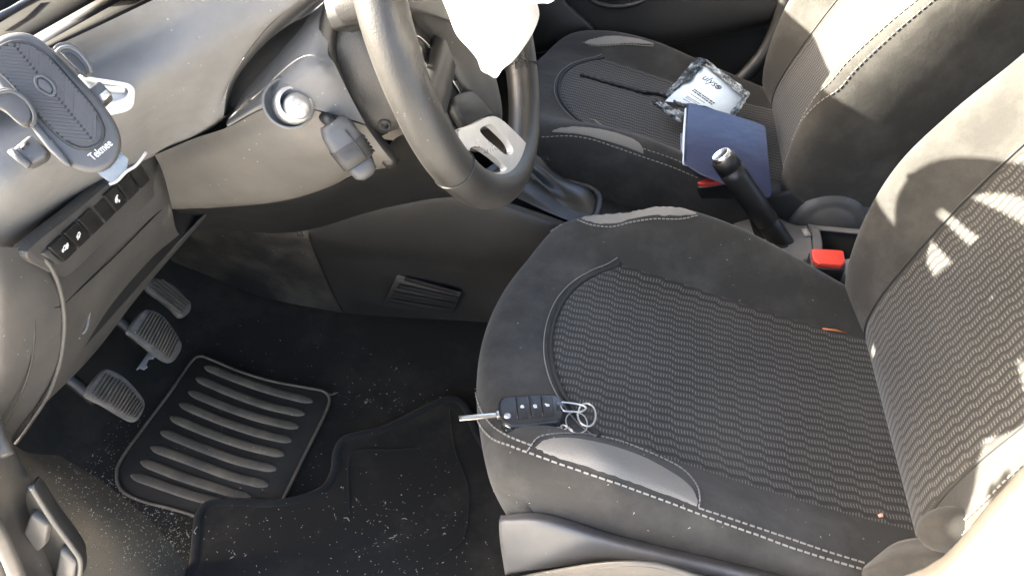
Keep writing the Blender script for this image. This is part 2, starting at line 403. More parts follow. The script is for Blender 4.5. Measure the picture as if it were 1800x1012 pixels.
# --- driver seat
Y0 = -.028
dseat = thing('front_seat', 'dark fabric driver seat with the car key lying on its cushion', 'car seat', (.25, Y0, 0), 'front seats')
DC = Shell(cushion_st((0, 0, 0, .012, .032, .045, .036, .027, .02, .012, .006, 0), (0, 0, 0, .008, .018, .042, .078, .086, .075, .05, .02, 0)), Y0)
DC.body('cushion', M['fab'], dseat)
DC.insert('cushion_centre', M['knit'], dseat, 4.75, 10.6, .60, 80, 45, .85)
DC.welt('piping', [(4.75 + .85 * abs(k / 20) ** 2.6, .60 * k / 20) for k in range(-20, 21)], .0032, M['pipe'], dseat)
DC.stitch_tb('stitching', [(4.62 + .85 * abs(k / 20) ** 2.6, .62 * k / 20) for k in range(-20, 21)], dseat, step=.0042, ln=.0036, wd=.0009)
DC.patch('grey_patch', [(944, 785), (960, 772), (1000, 769), (1060, 779), (1130, 802), (1190, 835), (1217, 858), (1226, 880)], [(946, 787), (970, 799), (1010, 811), (1060, 828), (1110, 846), (1160, 864), (1200, 879), (1224, 889)], M['grey'], dseat)
DC.stitch('stitching', [(838, 610), (829, 670), (838, 730), (862, 768), (900, 785), (945, 801), (1000, 820), (1060, 840), (1120, 862), (1180, 884), (1240, 907), (1320, 936), (1400, 965), (1460, 984), (1515, 1000)], dseat, wd=.0016)
DC.stitch('stitching', [(842, 590), (834, 650), (841, 705), (860, 742), (890, 765), (938, 785)], dseat, wd=.0013)
DC.stitch('stitching', [(1232, 894), (1300, 917), (1380, 944), (1450, 968), (1515, 988)], dseat, wd=.0013)
DC.stitch('stitching', [(930, 790), (945, 771), (970, 764), (1020, 763), (1080, 773), (1140, 795), (1195, 822), (1222, 850), (1229, 875), (1226, 897)], dseat, step=.006, ln=.0045)
DC.stitch('stitching', [(985, 397), (950, 420), (915, 450), (880, 500), (855, 545), (838, 600)], dseat, wd=.0011, step=.0065, ln=.005)
DC.patch('grey_patch', [(1022, 384), (1050, 370), (1090, 359), (1120, 356), (1160, 359), (1195, 366), (1222, 374)], [(1022, 386), (1045, 393), (1075, 394), (1110, 386), (1150, 380), (1190, 380), (1223, 377)], M['grey'], dseat)
DC.stitch('stitching', [(1017, 388), (1040, 396), (1075, 399), (1110, 391), (1150, 385), (1195, 385), (1226, 379)], dseat, step=.006, ln=.0045)
BH = (0, .005, .01, .022, .040, .062, .074, .066, .052, .045, .03, .01, 0)
DB = Shell(back_st(BH, HN=(0, 0, 0, .006, .012, .026, .046, .056, .052, .045, .03, .01, 0)), Y0, 0, 1, back=True)
DB.body('backrest', M['fab'], dseat)
DBN = lambda f: .72 - .12 * min(1, f / .38)
DB.insert('backrest_centre', M['knit'], dseat, 1.4, 10.5, .60, 90, 45, bmin=DBN)
DB.welt('piping', [(1.4 + 9.1 * k / 20, .605) for k in range(21)], .0016, M['pipe'], dseat)
DB.welt('piping', [(1.4 + 9.1 * k / 20, -DBN(k / 20) - .004) for k in range(21)], .0024, M['pipe'], dseat)
DB.stitch_tb('stitching', [(3.2 + 7 * k / 20, -(.83 + .05 * min(1, k / 9))) for k in range(21)], dseat)
DB.stitch_tb('stitching', [(3.2 + 7 * k / 20, -(.80 + .05 * min(1, k / 9))) for k in range(21)], dseat)
# seat base side cover (plastic), near side, with the lever bar under it
rows = [[P(880, 905, -.283), P(960, 903, -.284), P(1100, 944, -.284), P(1300, 992, -.284), P(1450, 1030, -.284), P(1650, 1075, -.284)],
        [P(877, 922, -.292), P(960, 925, -.300), P(1100, 958, -.302), P(1300, 1004, -.302), P(1450, 1042, -.302), P(1650, 1085, -.300)],
        [P(880, 960, -.296), P(960, 975, -.306), P(1100, 980, -.309), P(1300, 1025, -.309), P(1450, 1062, -.309), P(1650, 1110, -.306)],
        [P(888, 1010, -.292), P(965, 1000, -.304), P(1100, 987, -.306), P(1300, 1034, -.306), P(1450, 1080, -.306), P(1650, 1130, -.302)]]
patch('side_cover', rows, M['trim'], dseat, 26, 50, .006)
rows = [[P(890, 1016, -.297), P(965, 1001, -.313), P(1060, 987, -.322), P(1150, 987, -.323), P(1230, 1008, -.318), P(1400, 1060, -.31)],
        [P(892, 1026, -.302), P(965, 1010, -.322), P(1060, 996, -.332), P(1150, 997, -.333), P(1230, 1018, -.327), P(1400, 1070, -.315)],
        [P(900, 1090, -.30), P(970, 1080, -.32), P(1060, 1075, -.33), P(1150, 1075, -.33), P(1230, 1085, -.325), P(1400, 1110, -.315)],
        [P(905, 1160, -.29), P(970, 1160, -.305), P(1060, 1160, -.315), P(1150, 1160, -.315), P(1230, 1160, -.31), P(1400, 1160, -.30)]]
patch('lever_cover', rows, M['sill'], dseat, 20, 40, .006)
box('seat_rail', V((.36, Y0 - .17, .10)), V((.20, 0, 0)), V((0, .03, 0)), V((0, 0, .085)), M['black'], dseat)
box('seat_rail', V((.25, Y0 + .17, .10)), V((.26, 0, 0)), V((0, .03, 0)), V((0, 0, .085)), M['black'], dseat)
# rear near cloth skirt where cushion meets backrest
rows = [[P(1530, 985, -.245), P(1580, 950, -.225), P(1650, 945, -.215), P(1700, 965, -.225)],
        [P(1515, 1003, -.272), P(1580, 985, -.268), P(1650, 975, -.266), P(1720, 985, -.266)],
        [P(1520, 1040, -.28), P(1580, 1030, -.28), P(1650, 1020, -.28), P(1730, 1020, -.28)]]
patch('side_skirt', rows, M['fab'], dseat, 14, 16, .004)

lo_ = P(1668, 930, -.245); la_ = (P(1725, 915, -.24) - P(1612, 935, -.25)) / 2; lb_ = P(1668, 905, -.245) - lo_; lc_ = la_.cross(lb_).normalized() * .02
grid('backrest_lobe', [ring(lo_ + lc_ * math.sin(a_) , la_ * math.cos(a_), lb_ * 1.1 * math.cos(a_), 28) for a_ in [R(-88 + 176 * k / 12) for k in range(13)]], M['fab'], dseat, closed=True)

# --- passenger seat
Y1 = .700
pseat = thing('front_seat', 'dark fabric front passenger seat with blue folder and clear packet lying on it', 'car seat', (.16, Y1, 0), 'front seats')
PH = (0, 0, 0, .008, .018, .032, .044, .048, .040, .028, .012, 0)
PC = Shell(cushion_st(PH, PH), Y1, -.09)
PC.body('cushion', M['fab'], pseat)
PC.insert('cushion_centre', M['knit'], pseat, 4.75, 10.6, .60, 80, 45, .85)
PC.welt('piping', [(4.75 + .85 * abs(k / 20) ** 2.6, .60 * k / 20) for k in range(-20, 21)], .0032, M['pipe'], pseat)
PC.stitch_tb('stitching', [(4.62 + .85 * abs(k / 20) ** 2.6, .62 * k / 20) for k in range(-20, 21)], pseat, step=.0042, ln=.0036, wd=.0009)
PC.patch('grey_patch', [(972, 229), (990, 224), (1020, 223), (1060, 228), (1100, 239), (1122, 250), (1131, 262)], [(972, 232), (1000, 234), (1030, 238), (1060, 246), (1090, 255), (1112, 263), (1131, 271)], M['grey'], pseat)
PC.stitch('stitching', [(955, 241), (1000, 239), (1040, 245), (1080, 258), (1131, 276), (1180, 293), (1225, 312)], pseat, wd=.0013)
PC.stitch('stitching', [(1133, 262), (1180, 278), (1225, 298)], pseat, wd=.0011)
PC.patch('grey_patch', [(1027, 74), (1045, 68), (1070, 64), (1100, 65), (1130, 71), (1148, 77)], [(1028, 76), (1045, 80), (1070, 79), (1100, 77), (1130, 78), (1149, 79)], M['grey'], pseat)
PC.stitch('stitching', [(1026, 76), (1045, 82), (1070, 81), (1100, 79), (1130, 81), (1149, 82)], pseat, step=.006, ln=.0045)
PB = Shell(back_st(BH, .12, -.075), Y1, 0, 1, back=True)
PB.body('backrest', M['fab'], pseat)
PB.insert('backrest_centre', M['knit'], pseat, 1.4, 10.5, .60, 90, 45)
for sg in (-1, 1):
    PB.welt('piping', [(1.4 + 9.1 * k / 20, .605 * sg) for k in range(21)], .0016, M['pipe'], pseat)
PB.stitch_tb('stitching', [(2.2 + 8 * k / 20, -(.66 + .20 * min(1, k / 9))) for k in range(21)], pseat, wd=.0009)
PB.stitch_tb('stitching', [(2.2 + 8 * k / 20, -(.69 + .20 * min(1, k / 9))) for k in range(21)], pseat, wd=.0009)
lathe('hinge_cover', V((.505, .452, .265)), V((.12, -.99, .10)).normalized(), [(.084, -.06), (.083, -.022), (.078, -.004), (.066, .009), (.054, .013), (.050, .0125), (.046, .0145), (.03, .019), (.0005, .021)], M['low'], pseat, 40)
patch('side_cover', [[P(1335, 348, .456), P(1375, 338, .452), P(1400, 330, .455)], [P(1345, 375, .444), P(1375, 372, .444), P(1420, 370, .444)], [P(1350, 400, .44), P(1375, 400, .44), P(1420, 400, .44)]], M['dark'], pseat, 10, 14, .005)
box('seat_base', V((.16, Y1, .13)), V((.25, 0, 0)), V((0, .235, 0)), V((0, 0, .12)), M['black'], pseat, .02)

# ------------------------------------------------------------------ dashboard
M['matte'] = plastic('matte windscreen base plastic', (.011, .011, .0105), .95, 900, .2, .2, (.03, .03, .028), 7, .05)
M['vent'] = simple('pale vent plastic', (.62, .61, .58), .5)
dash = thing('dashboard', 'grey moulded dashboard with a row of switches at its driver end', 'dashboard', (-.4, 0, .5))
def Q(*a): return [P(u, v, y) for u, v, y in a]
pad = [Q((-150, 215, -.34), (0, 128, -.30), (90, 85, -.262), (180, 43, -.232), (270, 0, -.20), (400, -62, -.15), (560, -140, -.09)),
       Q((-150, 240, -.365), (0, 185, -.285), (110, 130, -.25), (220, 78, -.215), (330, 20, -.185), (460, -40, -.145), (590, -100, -.105)),
       Q((-140, 300, -.372), (0, 245, -.325), (140, 195, -.278), (260, 140, -.232), (352, 90, -.195), (440, 35, -.165), (548, -20, -.14)),
       Q((-140, 360, -.37), (0, 325, -.352), (140, 265, -.285), (260, 207, -.205), (345, 160, -.178), (408, 105, -.163), (470, 48, -.150)),
       Q((-130, 425, -.362), (0, 400, -.345), (130, 325, -.265), (262, 256, -.155), (340, 215, -.145), (380, 188, -.148), (408, 135, -.148)),
       Q((-120, 450, -.345), (0, 438, -.33), (132, 350, -.235), (266, 274, -.13), (340, 240, -.128), (376, 219, -.133), (393, 203, -.138)),
       Q((-110, 452, -.30), (6, 440, -.30), (136, 352, -.20), (268, 277, -.09), (343, 243, -.09), (378, 222, -.09), (396, 206, -.10))]
patch('upper_pad', pad, M['dash'], dash, 60, 80, 0)
hood = [Q((393, 203, -.1375), (406, 140, -.1475), (468, 52, -.1495), (548, -18, -.1395)),
        Q((398, 206, -.10), (420, 140, -.10), (480, 64, -.095), (560, -8, -.085)),
        Q((402, 210, -.105), (432, 148, -.10), (492, 74, -.095), (572, 0, -.085)),
        Q((400, 213, -.142), (437, 160, -.140), (490, 95, -.138), (545, 47, -.135)),
        Q((398, 216, -.152), (445, 172, -.153), (505, 118, -.153), (570, 88, -.146))]
hood2 = [Q((398, 216, -.152), (445, 172, -.153), (505, 118, -.153), (570, 88, -.146)),
         Q((398, 219, -.154), (450, 180, -.158), (516, 134, -.160), (580, 107, -.150)),
         Q((399, 221, -.153), (458, 187, -.158), (525, 160, -.160), (602, 150, -.145)),
         Q((400, 223, -.152), (470, 188, -.157), (535, 196, -.157), (640, 226, -.138))]
# panel corner piece between recess and column: recess wall, top face, rounded corner, face with the knob
top = [hood[3], Q((398, 215, -.150), (446, 168, -.148), (500, 108, -.147), (560, 68, -.142)), hood2[0]]
upper_face = [Q((400, 212, -.12), (434, 152, -.11), (494, 80, -.10), (575, 0, -.088), (640, -40, -.08)),
              Q((398, 215, -.140), (442, 165, -.136), (500, 100, -.130), (555, 40, -.122), (600, 0, -.11)),
              Q((398, 218, -.152), (450, 178, -.152), (508, 122, -.152), (545, 100, -.148), (576, 84, -.135)),
              Q((399, 221, -.154), (456, 184, -.158), (520, 142, -.160), (562, 124, -.156), (590, 116, -.143)),
              Q((399, 222, -.153), (462, 187, -.158), (528, 165, -.160), (575, 160, -.154), (614, 166, -.140)),
              Q((400, 223, -.152), (470, 188, -.157), (538, 190, -.157), (588, 202, -.150), (642, 218, -.136))]
patch('recess', hood[:3], M['dash'], dash, 20, 40, 0)
patch('column_panel', upper_face, M['dash'], dash, 50, 50, 0)
low = [Q((272, 273, -.128), (340, 244, -.132), (400, 224, -.148), (470, 190, -.155), (538, 192, -.155), (588, 204, -.148), (642, 221, -.134)),
       Q((285, 300, -.125), (350, 280, -.135), (430, 258, -.149), (510, 243, -.154), (570, 243, -.150), (620, 252, -.142), (672, 262, -.126)),
       Q((296, 338, -.112), (370, 318, -.124), (450, 306, -.134), (530, 292, -.138), (590, 282, -.136), (640, 277, -.130), (690, 285, -.116)),
       Q((302, 364, -.098), (380, 361, -.098), (470, 353, -.10), (530, 341, -.102), (580, 324, -.102), (625, 303, -.10), (694, 290, -.10)),
       Q((304, 368, -.04), (382, 364, -.04), (472, 356, -.04), (532, 344, -.04), (582, 327, -.04), (627, 306, -.04), (696, 292, -.04))]
M['mid'] = plastic('lower dash plastic with bounce light', (.082, .078, .072), .42, 1000, .15, .25, (.22, .20, .17), 5)  # lower dash plastic lightened and warmed; ground bounce light put into its colour
patch('lower_panel', low, M['mid'], dash, 50, 60, 0)
# column side trim strip beside the shroud gap, and the dark backing behind every gap
patch('gap_backing', [[p + V((-.02, .03, -.01)) for p in r] for r in (upper_face[2][:], upper_face[4][:], Q((400, 235, -.14), (470, 215, -.145), (538, 225, -.147), (588, 235, -.14), (660, 262, -.12)))], M['black'], dash, 12, 14, 0)
# switch panel block
F = [[P(-60, 520, -.36), P(10, 470, -.335), P(66, 436, -.30), P(160, 360, -.21), P(262, 277, -.105), P(284, 274, -.09), P(300, 292, -.078)],
     [P(-60, 545, -.358), P(20, 490, -.333), P(80, 455, -.30), P(172, 378, -.21), P(274, 300, -.107), P(292, 300, -.092), P(303, 318, -.078)],
     [P(-50, 580, -.352), P(50, 515, -.326), P(108, 482, -.295), P(195, 408, -.20), P(288, 332, -.104), P(300, 330, -.09), P(304, 345, -.076)],
     [P(-40, 620, -.352), P(62, 556, -.322), P(120, 528, -.288), P(205, 455, -.19), P(290, 378, -.095), P(301, 366, -.083), P(303, 372, -.07)],
     [P(-40, 700, -.35), P(62, 650, -.312), P(122, 640, -.272), P(205, 545, -.175), P(285, 455, -.08), P(330, 405, -.03), P(350, 382, -.0)],
     [P(-60, 790, -.345), P(20, 758, -.315), P(52, 746, -.30), P(160, 618, -.19), P(250, 505, -.085), P(330, 412, .0), P(365, 376, .05)],
     [P(-60, 800, -.33), P(22, 762, -.30), P(54, 750, -.285), P(162, 622, -.17), P(252, 509, -.065), P(332, 416, .02), P(368, 380, .07)]]
# face that looks rearward (right of the pale corner) is a separate sheet from the door-side end cap
face_rows = [[P(40, 415, -.29), P(140, 335, -.19), P(255, 262, -.09), P(280, 262, -.07)],
             [P(66, 440, -.322), P(160, 362, -.215), P(262, 280, -.112), P(285, 276, -.088)],
             [P(100, 490, -.320), P(195, 412, -.207), P(280, 335, -.108), P(302, 322, -.085)],
             [P(112, 545, -.318), P(205, 470, -.200), P(282, 395, -.100), P(303, 372, -.078)],
             [P(104, 640, -.320), P(178, 560, -.205), P(252, 480, -.108), P(318, 412, -.03)],
             [P(62, 718, -.326), P(160, 620, -.208), P(252, 502, -.095), P(362, 375, .01)],
             [P(64, 724, -.29), P(162, 625, -.17), P(254, 507, -.06), P(364, 379, .04)]]
patch('switch_fascia', face_rows, M['low'], dash, 50, 50, 0)
cap = [[P(-60, 440, -.385), P(-10, 434, -.375), P(40, 436, -.345), P(66, 440, -.322)],
       [P(-60, 520, -.39), P(0, 512, -.383), P(60, 492, -.348), P(100, 490, -.320)],
       [P(-60, 590, -.39), P(0, 580, -.384), P(72, 550, -.346), P(112, 545, -.318)],
       [P(-60, 680, -.39), P(-4, 672, -.384), P(58, 650, -.350), P(104, 640, -.320)],
       [P(-70, 760, -.388), P(-20, 750, -.38), P(12, 745, -.353), P(62, 718, -.326)],
       [P(-70, 800, -.36), P(-10, 790, -.36), P(18, 780, -.34), P(40, 760, -.31)]]
patch('end_cap', cap, M['low'], dash, 44, 30, 0)
tube('edge_strip', spl([P(52, 436, -.335), P(84, 462, -.330), P(103, 500, -.324), P(112, 545, -.3205), P(112, 590, -.3205), P(104, 640, -.3225), P(86, 690, -.3265), P(58, 735, -.331), P(28, 778, -.335)], 40), .0022, M['low'], dash, 8)
def line(name, px, ylist, r=.0009, mat='black', par=None, dn=.0): 
    tube(name, spl([P(u, v, y) for (u, v), y in zip(px, ylist)], 50), r, M[mat], par or dash, 6)
line('panel_joint', [(60, 543), (85, 540), (106, 538), (125, 522), (205, 447), (285, 366)], [-.352, -.336, -.322, -.303, -.206, -.1])
line('panel_joint', [(60, 543), (61, 590), (52, 650), (30, 710), (8, 748)], [-.352, -.352, -.357, -.363, -.366])
# switch row: seven rocker switches in a bezel. plane of the fascia
o1, o2, o3 = P(100, 465, -.308), P(250, 302, -.127), P(130, 490, -.288)
SN = (o2 - o1).cross(o3 - o1).normalized(); SN = SN if SN.dot(CAM - o1) > 0 else -SN
so_ = o1 + SN * .007
def SP(u, v, k=0): return PP(u, v, so_ + SN * k, SN)
bez = [SP(*p) for p in ((48, 447), (60, 430), (150, 358), (240, 280), (258, 264), (274, 276), (283, 305), (281, 330), (262, 355), (190, 418), (130, 476), (108, 485), (75, 470), (54, 458))]
prism('switch_bezel', spl(bez, 70, True), -SN * .012, M['low'], dash, .003)
def lerp2(a, b, t): return (a[0] + (b[0] - a[0]) * t, a[1] + (b[1] - a[1]) * t)
A0, A1, B0, B1 = (86, 438), (248, 286), (113, 462), (266, 316)       # upper and lower edge of the switch row
cuts = (0, .165, .32, .475, .60, .74, .88, 1.0)
sw = []
for i in range(7):
    g = .012
    q = [lerp2(A0, A1, cuts[i] + g), lerp2(A0, A1, cuts[i + 1] - g * .4), lerp2(B0, B1, cuts[i + 1] - g * .4), lerp2(B0, B1, cuts[i] + g)]
    s_ = prism('switch', [SP(*p, .0035 if i != 3 else .001) for p in q], -SN * .006, M['black'] if i not in (3, 5) else M['dark'], dash, .0012)
    sw.append((s_, q))
prism('blank_cover', [SP(*p, .002) for p in ((76, 446), (86, 438), (112, 462), (103, 466))], -SN * .006, M['low'], dash, .001)
def symbol(par, o, ex, ey, strokes, mat='white', wd=.05, name='symbol', nn=None):
    """line symbol: strokes in unit square, each a list of (x, y)"""
    items = []; nn = nn or ex.cross(ey).normalized()
    for st in strokes:
        for a, b in zip(st[:-1], st[1:]):
            p, q = o + ex * a[0] + ey * a[1], o + ex * b[0] + ey * b[1]; t = q - p
            if t.length > 0: items.append(((p + q) / 2, t / 2, nn.cross(t).normalized() * wd * ex.length, nn * .0002))
    return join_boxes(name, items, M[mat], par)
def circ(cx, cy, r, a0=0, a1=360, n=14): return [(cx + r * math.cos(R(a0 + (a1 - a0) * i / n)), cy + r * math.sin(R(a0 + (a1 - a0) * i / n))) for i in range(n + 1)]
CARSIDE = [[(-.5, -.15), (-.5, .1), (-.25, .15), (-.1, .4), (.25, .4), (.4, .12), (.5, .05), (.5, -.15), (-.5, -.15)], circ(-.28, -.18, .11, n=8), circ(.28, -.18, .11, n=8)]
WAVES = [[(.55, -.3), (.8, .0), (.55, .3)], [(.75, -.45), (1.05, 0), (.75, .45)]]
SKID = [circ(0, .1, .3, 30, 330), [(-.35, -.5), (-.1, -.35), (-.35, -.6)], [(.1, -.5), (.35, -.35)]]
CIRCA = [circ(0, 0, .42, 40, 320), [(-.2, -.25), (.0, .25), (.2, -.25)], [(.5, -.5), (.8, -.5)], [(.5, -.65), (.8, -.65)]]
def on_switch(i, strokes, sz=.0065):
    s_, q = sw[i]; c = SP(sum(p[0] for p in q) / 4, sum(p[1] for p in q) / 4, .0042)
    ex = (SP(*lerp2(q[0], q[1], 1), .0042) - SP(*q[0], .0042)).normalized(); ey = SN.cross(ex).normalized()
    symbol(s_, c, ex * sz, ey * sz, strokes, wd=.085, nn=SN)
on_switch(0, CARSIDE + WAVES); on_switch(1, SKID + CARSIDE[:1], .006); on_switch(4, CIRCA, .008)
# fuse flap with its pictogram
fo = P(140, 585, -.262); FN = V((.72, -.55, .35)).normalized()
prism('fuse_flap_handle', [PP(u, v, fo + FN * .009, FN) for u, v in ((128, 608), (131, 560), (146, 543), (160, 528), (154, 578), (140, 592))], -FN * .01, M['low'], dash, .0015)
t_ = tube('flap_lip', spl([PP(u, v, fo + FN * .0115, FN) for u, v in ((160, 527), (157, 550), (152, 575), (144, 586))], 14), .0022, M['trim'], dash, 6)
fex = (PP(141, 568, fo + FN * .0105, FN) - PP(136, 590, fo + FN * .0105, FN)).normalized()
symbol(dash, PP(139, 569, fo + FN * .0105, FN), fex * .008, FN.cross(fex) * .008, [circ(0, 0, .45), [(-.2, -.2), (.2, .2)], [(-.2, .2), (.2, -.2)]], nn=FN, wd=.08)
symbol(dash, PP(136, 590, fo + FN * .0105, FN), fex * .007, FN.cross(fex) * .007, [[(-.4, -.3), (.4, -.3), (.4, .3), (-.4, .3), (-.4, -.3)], [(-.1, -.3), (.1, .3)]], nn=FN, wd=.08)
# knob (round cap in a recess) left of the column
kc = P(508, 181, -.163); kn = V((.52, -.62, .58)).normalized()
def ell(px, nn, off): return spl([PP(u, v, kc + nn * off, nn) for u, v in px], 40, True)
ka = kn.orthogonal().normalized()
lathe('knob_recess', kc + kn * .001, kn, [(.0235, -.002), (.0225, .0004), (.0215, .0002), (.0205, -.004), (.0205, -.012), (.001, -.012)], M['dash'], dash)
kk = PP(517, 183, kc + kn * .004, kn)
lathe('knob_collar', kk, kn, [(.0175, -.014), (.0175, .001), (.0168, .0035), (.0150, .005), (.0128, .005)], M['silver'], dash)
kq = PP(523, 187, kc + kn * .008, kn)
lathe('knob_cap', kq, kn, [(.0125, -.010), (.0122, .002), (.0105, .0048), (.0075, .0066), (.004, .0074), (.0004, .0077)], M['silver'], dash)
# left air vent with satin trim
vo = P(200, 165, -.262); VN = V((.55, -.52, .66)).normalized()
vpx = ((138, 132), (160, 136), (200, 142), (228, 148), (237, 158), (235, 172), (226, 181), (210, 186), (180, 190), (165, 178), (145, 150))
vin = ((150, 140), (170, 143), (200, 148), (220, 152), (226, 160), (222, 170), (212, 176), (195, 180), (182, 181), (170, 168), (157, 150))
out_ = spl([PP(u, v, vo + VN * .004, VN) for u, v in vpx], 50, True); inn = spl([PP(u, v, vo + VN * .007, VN) for u, v in vin], 50, True)
deep = [p - VN * .009 for p in inn]; back = [p - VN * .02 for p in out_]
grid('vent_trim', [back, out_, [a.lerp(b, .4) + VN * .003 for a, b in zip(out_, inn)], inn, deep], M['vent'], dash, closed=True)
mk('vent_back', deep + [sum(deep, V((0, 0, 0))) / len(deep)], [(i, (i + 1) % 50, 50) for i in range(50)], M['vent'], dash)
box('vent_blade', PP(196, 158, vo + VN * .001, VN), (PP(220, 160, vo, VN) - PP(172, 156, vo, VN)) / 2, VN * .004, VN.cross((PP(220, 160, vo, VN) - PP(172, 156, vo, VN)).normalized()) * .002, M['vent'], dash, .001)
# windscreen base: trim strips and the dark gap in front of the pad
def strip(name, a, b, wpx, mat, th=.006, par=dash):
    rows = [[a[0], b[0]], [a[1], b[1]]]
    return grid(name, surf(rows, 3, 14), M[mat], par, th)
strip('defrost_strip', [P(50, 92, -.20), P(85, 82, -.205)], [P(215, 0, -.075), P(268, -2, -.08)], 0, 'matte')
tube('pad_bead', [P(60, 95, -.21), P(120, 70, -.17), P(200, 30, -.125), P(290, -12, -.075)], .0025, M['matte'], dash, 8)
strip('screen_seal', [P(0, 96, -.15), P(78, 78, -.16)], [P(170, 0, -.03), P(220, -6, -.04)], 0, 'black')
strip('screen_shelf', [P(-40, 60, -.05), P(10, 92, -.10)], [P(60, -10, .05), P(178, -4, .02)], 0, 'matte')
tube('screen_edge', [P(-20, 38, -.05), P(22, 18, -.02), P(60, -5, .02)], .004, M['trim'], dash, 8)
strip('cowl', [P(-60, -20, .0), P(-30, 60, -.05)], [P(20, -60, .05), P(62, -14, .04)], 0, 'matte')
# under-dash: dark knee panel and column underside
und = [Q((303, 366, -.05), (380, 362, -.04), (470, 354, -.03), (560, 334, -.02), (650, 293, -.02), (700, 240, -.03), (760, 230, -.0)),
       Q((330, 385, .02), (395, 375, .03), (480, 368, .04), (560, 352, .05), (650, 318, .06), (720, 300, .06), (790, 300, .06)),
       Q((350, 400, .09), (410, 398, .11), (480, 402, .13), (550, 392, .15), (650, 362, .16), (740, 342, .165), (810, 335, .17)),
       Q((352, 405, .12), (412, 404, .14), (482, 410, .16), (552, 402, .18), (652, 372, .19), (742, 352, .19), (812, 345, .19))]
patch('knee_panel', und, M['dark'], dash, 30, 40, 0)
prism('dash_sun_block', [V((-.44, -.30, .42)), V((-.44, 1.02, .42)), V((-.44, 1.02, .715)), V((-.44, -.30, .715))], V((-.02, 0, 0)), M['black'], dash)  # unseen sheet added to stop sun leaking through the dash onto the cushion
hd_ = [[V((x, y, z - .02 * ((y + .02) / .16) ** 2)) for y in (-.10, -.02, .08, .16)] for x, z in ((-.50, .76), (-.42, .80), (-.34, .815), (-.27, .80), (-.26, .74), (-.28, .66))]
patch('instrument_hood', hd_, M['dash'], dash, 24, 18, 0)
patch('screen_base', [[V((x, y, z)) for y in (-.40, -.1, .3, .7, 1.03)] for x, z in ((-.43, .665), (-.6, .668), (-.8, .675), (-1.0, .69))], M['matte'], dash, 10, 14, .004)
prism('end_panel', [V((x, -.405, z)) for x, z in ((-.33, .775), (-.42, .60), (-.47, .36), (-1.0, .30), (-1.0, .69), (-.45, .70))], V((0, .006, 0)), M['low'], dash, .002)
# passenger side of the dash, mostly out of frame: it shades the passenger's lap
pd = [[V((-.56, y, .74)) for y in (.0, .3, .6, .9, 1.02)], [V((-.34, y, z)) for y, z in ((.03, .81), (.3, .85), (.6, .81), (.9, .795), (1.02, .79))], [V((-.24, y, .74)) for y in (.05, .3, .6, .9, 1.02)],
      [V((-.20, y, .60)) for y in (.1, .3, .6, .9, 1.02)], [V((-.27, y, .48)) for y in (.12, .3, .6, .9, 1.02)], [V((-.5, y, .42)) for y in (.12, .3, .6, .9, 1.02)]]
patch('passenger_side', pd, M['dash'], dash, 30, 20, 0)

# ------------------------------------------------------------------ steering column, wheel, deflated airbag, stalk
WC = V((-.052, -.051, .759)); WT = R(22.2)
WU = V((-math.sin(WT), 0, math.cos(WT))); WS = V((0, 1, 0)); WN = V((math.cos(WT), 0, math.sin(WT)))
def WP(s, t, n=0): return WC + WS * s + WU * t + WN * n
def WX(u, v, n=0):
    return PP(u, v, WC + WN * n, WN)
colm = thing('steering_column', 'grey steering column shroud with screw holes behind the steering wheel', 'steering column', WC - WN * .14)
def colring(n, hw, hh, dz, k=36):
    out = []
    for i in range(k):
        a = 2 * math.pi * i / k; c, s_ = math.cos(a), math.sin(a); e = .62
        out.append(WP(hw * math.copysign(abs(c) ** e, c), dz + hh * math.copysign(abs(s_) ** e, s_), n))
    return out
prof = ((-.26, .060, .055, -.012), (-.20, .068, .062, -.010), (-.14, .074, .066, -.006), (-.100, .077, .068, -.003), (-.070, .078, .068, .0), (-.060, .074, .064, .0), (-.058, .05, .05, 0))
grid('shroud', [colring(*p) for p in prof], M['hub'], colm, closed=True)
def seam(n, off=.0006): 
    p_ = [q for q in prof if True]
    for a, b in zip(prof[:-1], prof[1:]):
        if a[0] <= n <= b[0]:
            f = (n - a[0]) / (b[0] - a[0]); r = [x + (y - x) * f for x, y in zip(a, b)]; return colring(n, r[1] + off, r[2] + off, r[3])
tube('shroud_joint', seam(-.105), .0011, M['black'], colm, 6, True)
for u, v in ((640, 170), (676, 220)):
    q = P(u, v, -.046 - .0775); lathe('screw_hole', q, V((.0, -1, .0)), [(.0062, -.001), (.0058, .0008), (.0042, .0006), (.0036, -.003), (.0002, -.003)], M['dark'], colm, 20)
rows = [Q((572, 70, -.128), (583, 15, -.122), (610, -40, -.118)), Q((588, 120, -.128), (596, 60, -.120), (625, -20, -.116))]
# dark rubber gap ring between dash and shroud
tube('gap_seal', spl(Q((600, -30, -.112), (583, 20, -.121), (576, 80, -.125), (597, 140, -.123), (640, 222, -.120), (690, 286, -.110)), 40), .0085, M['black'], colm, 10)

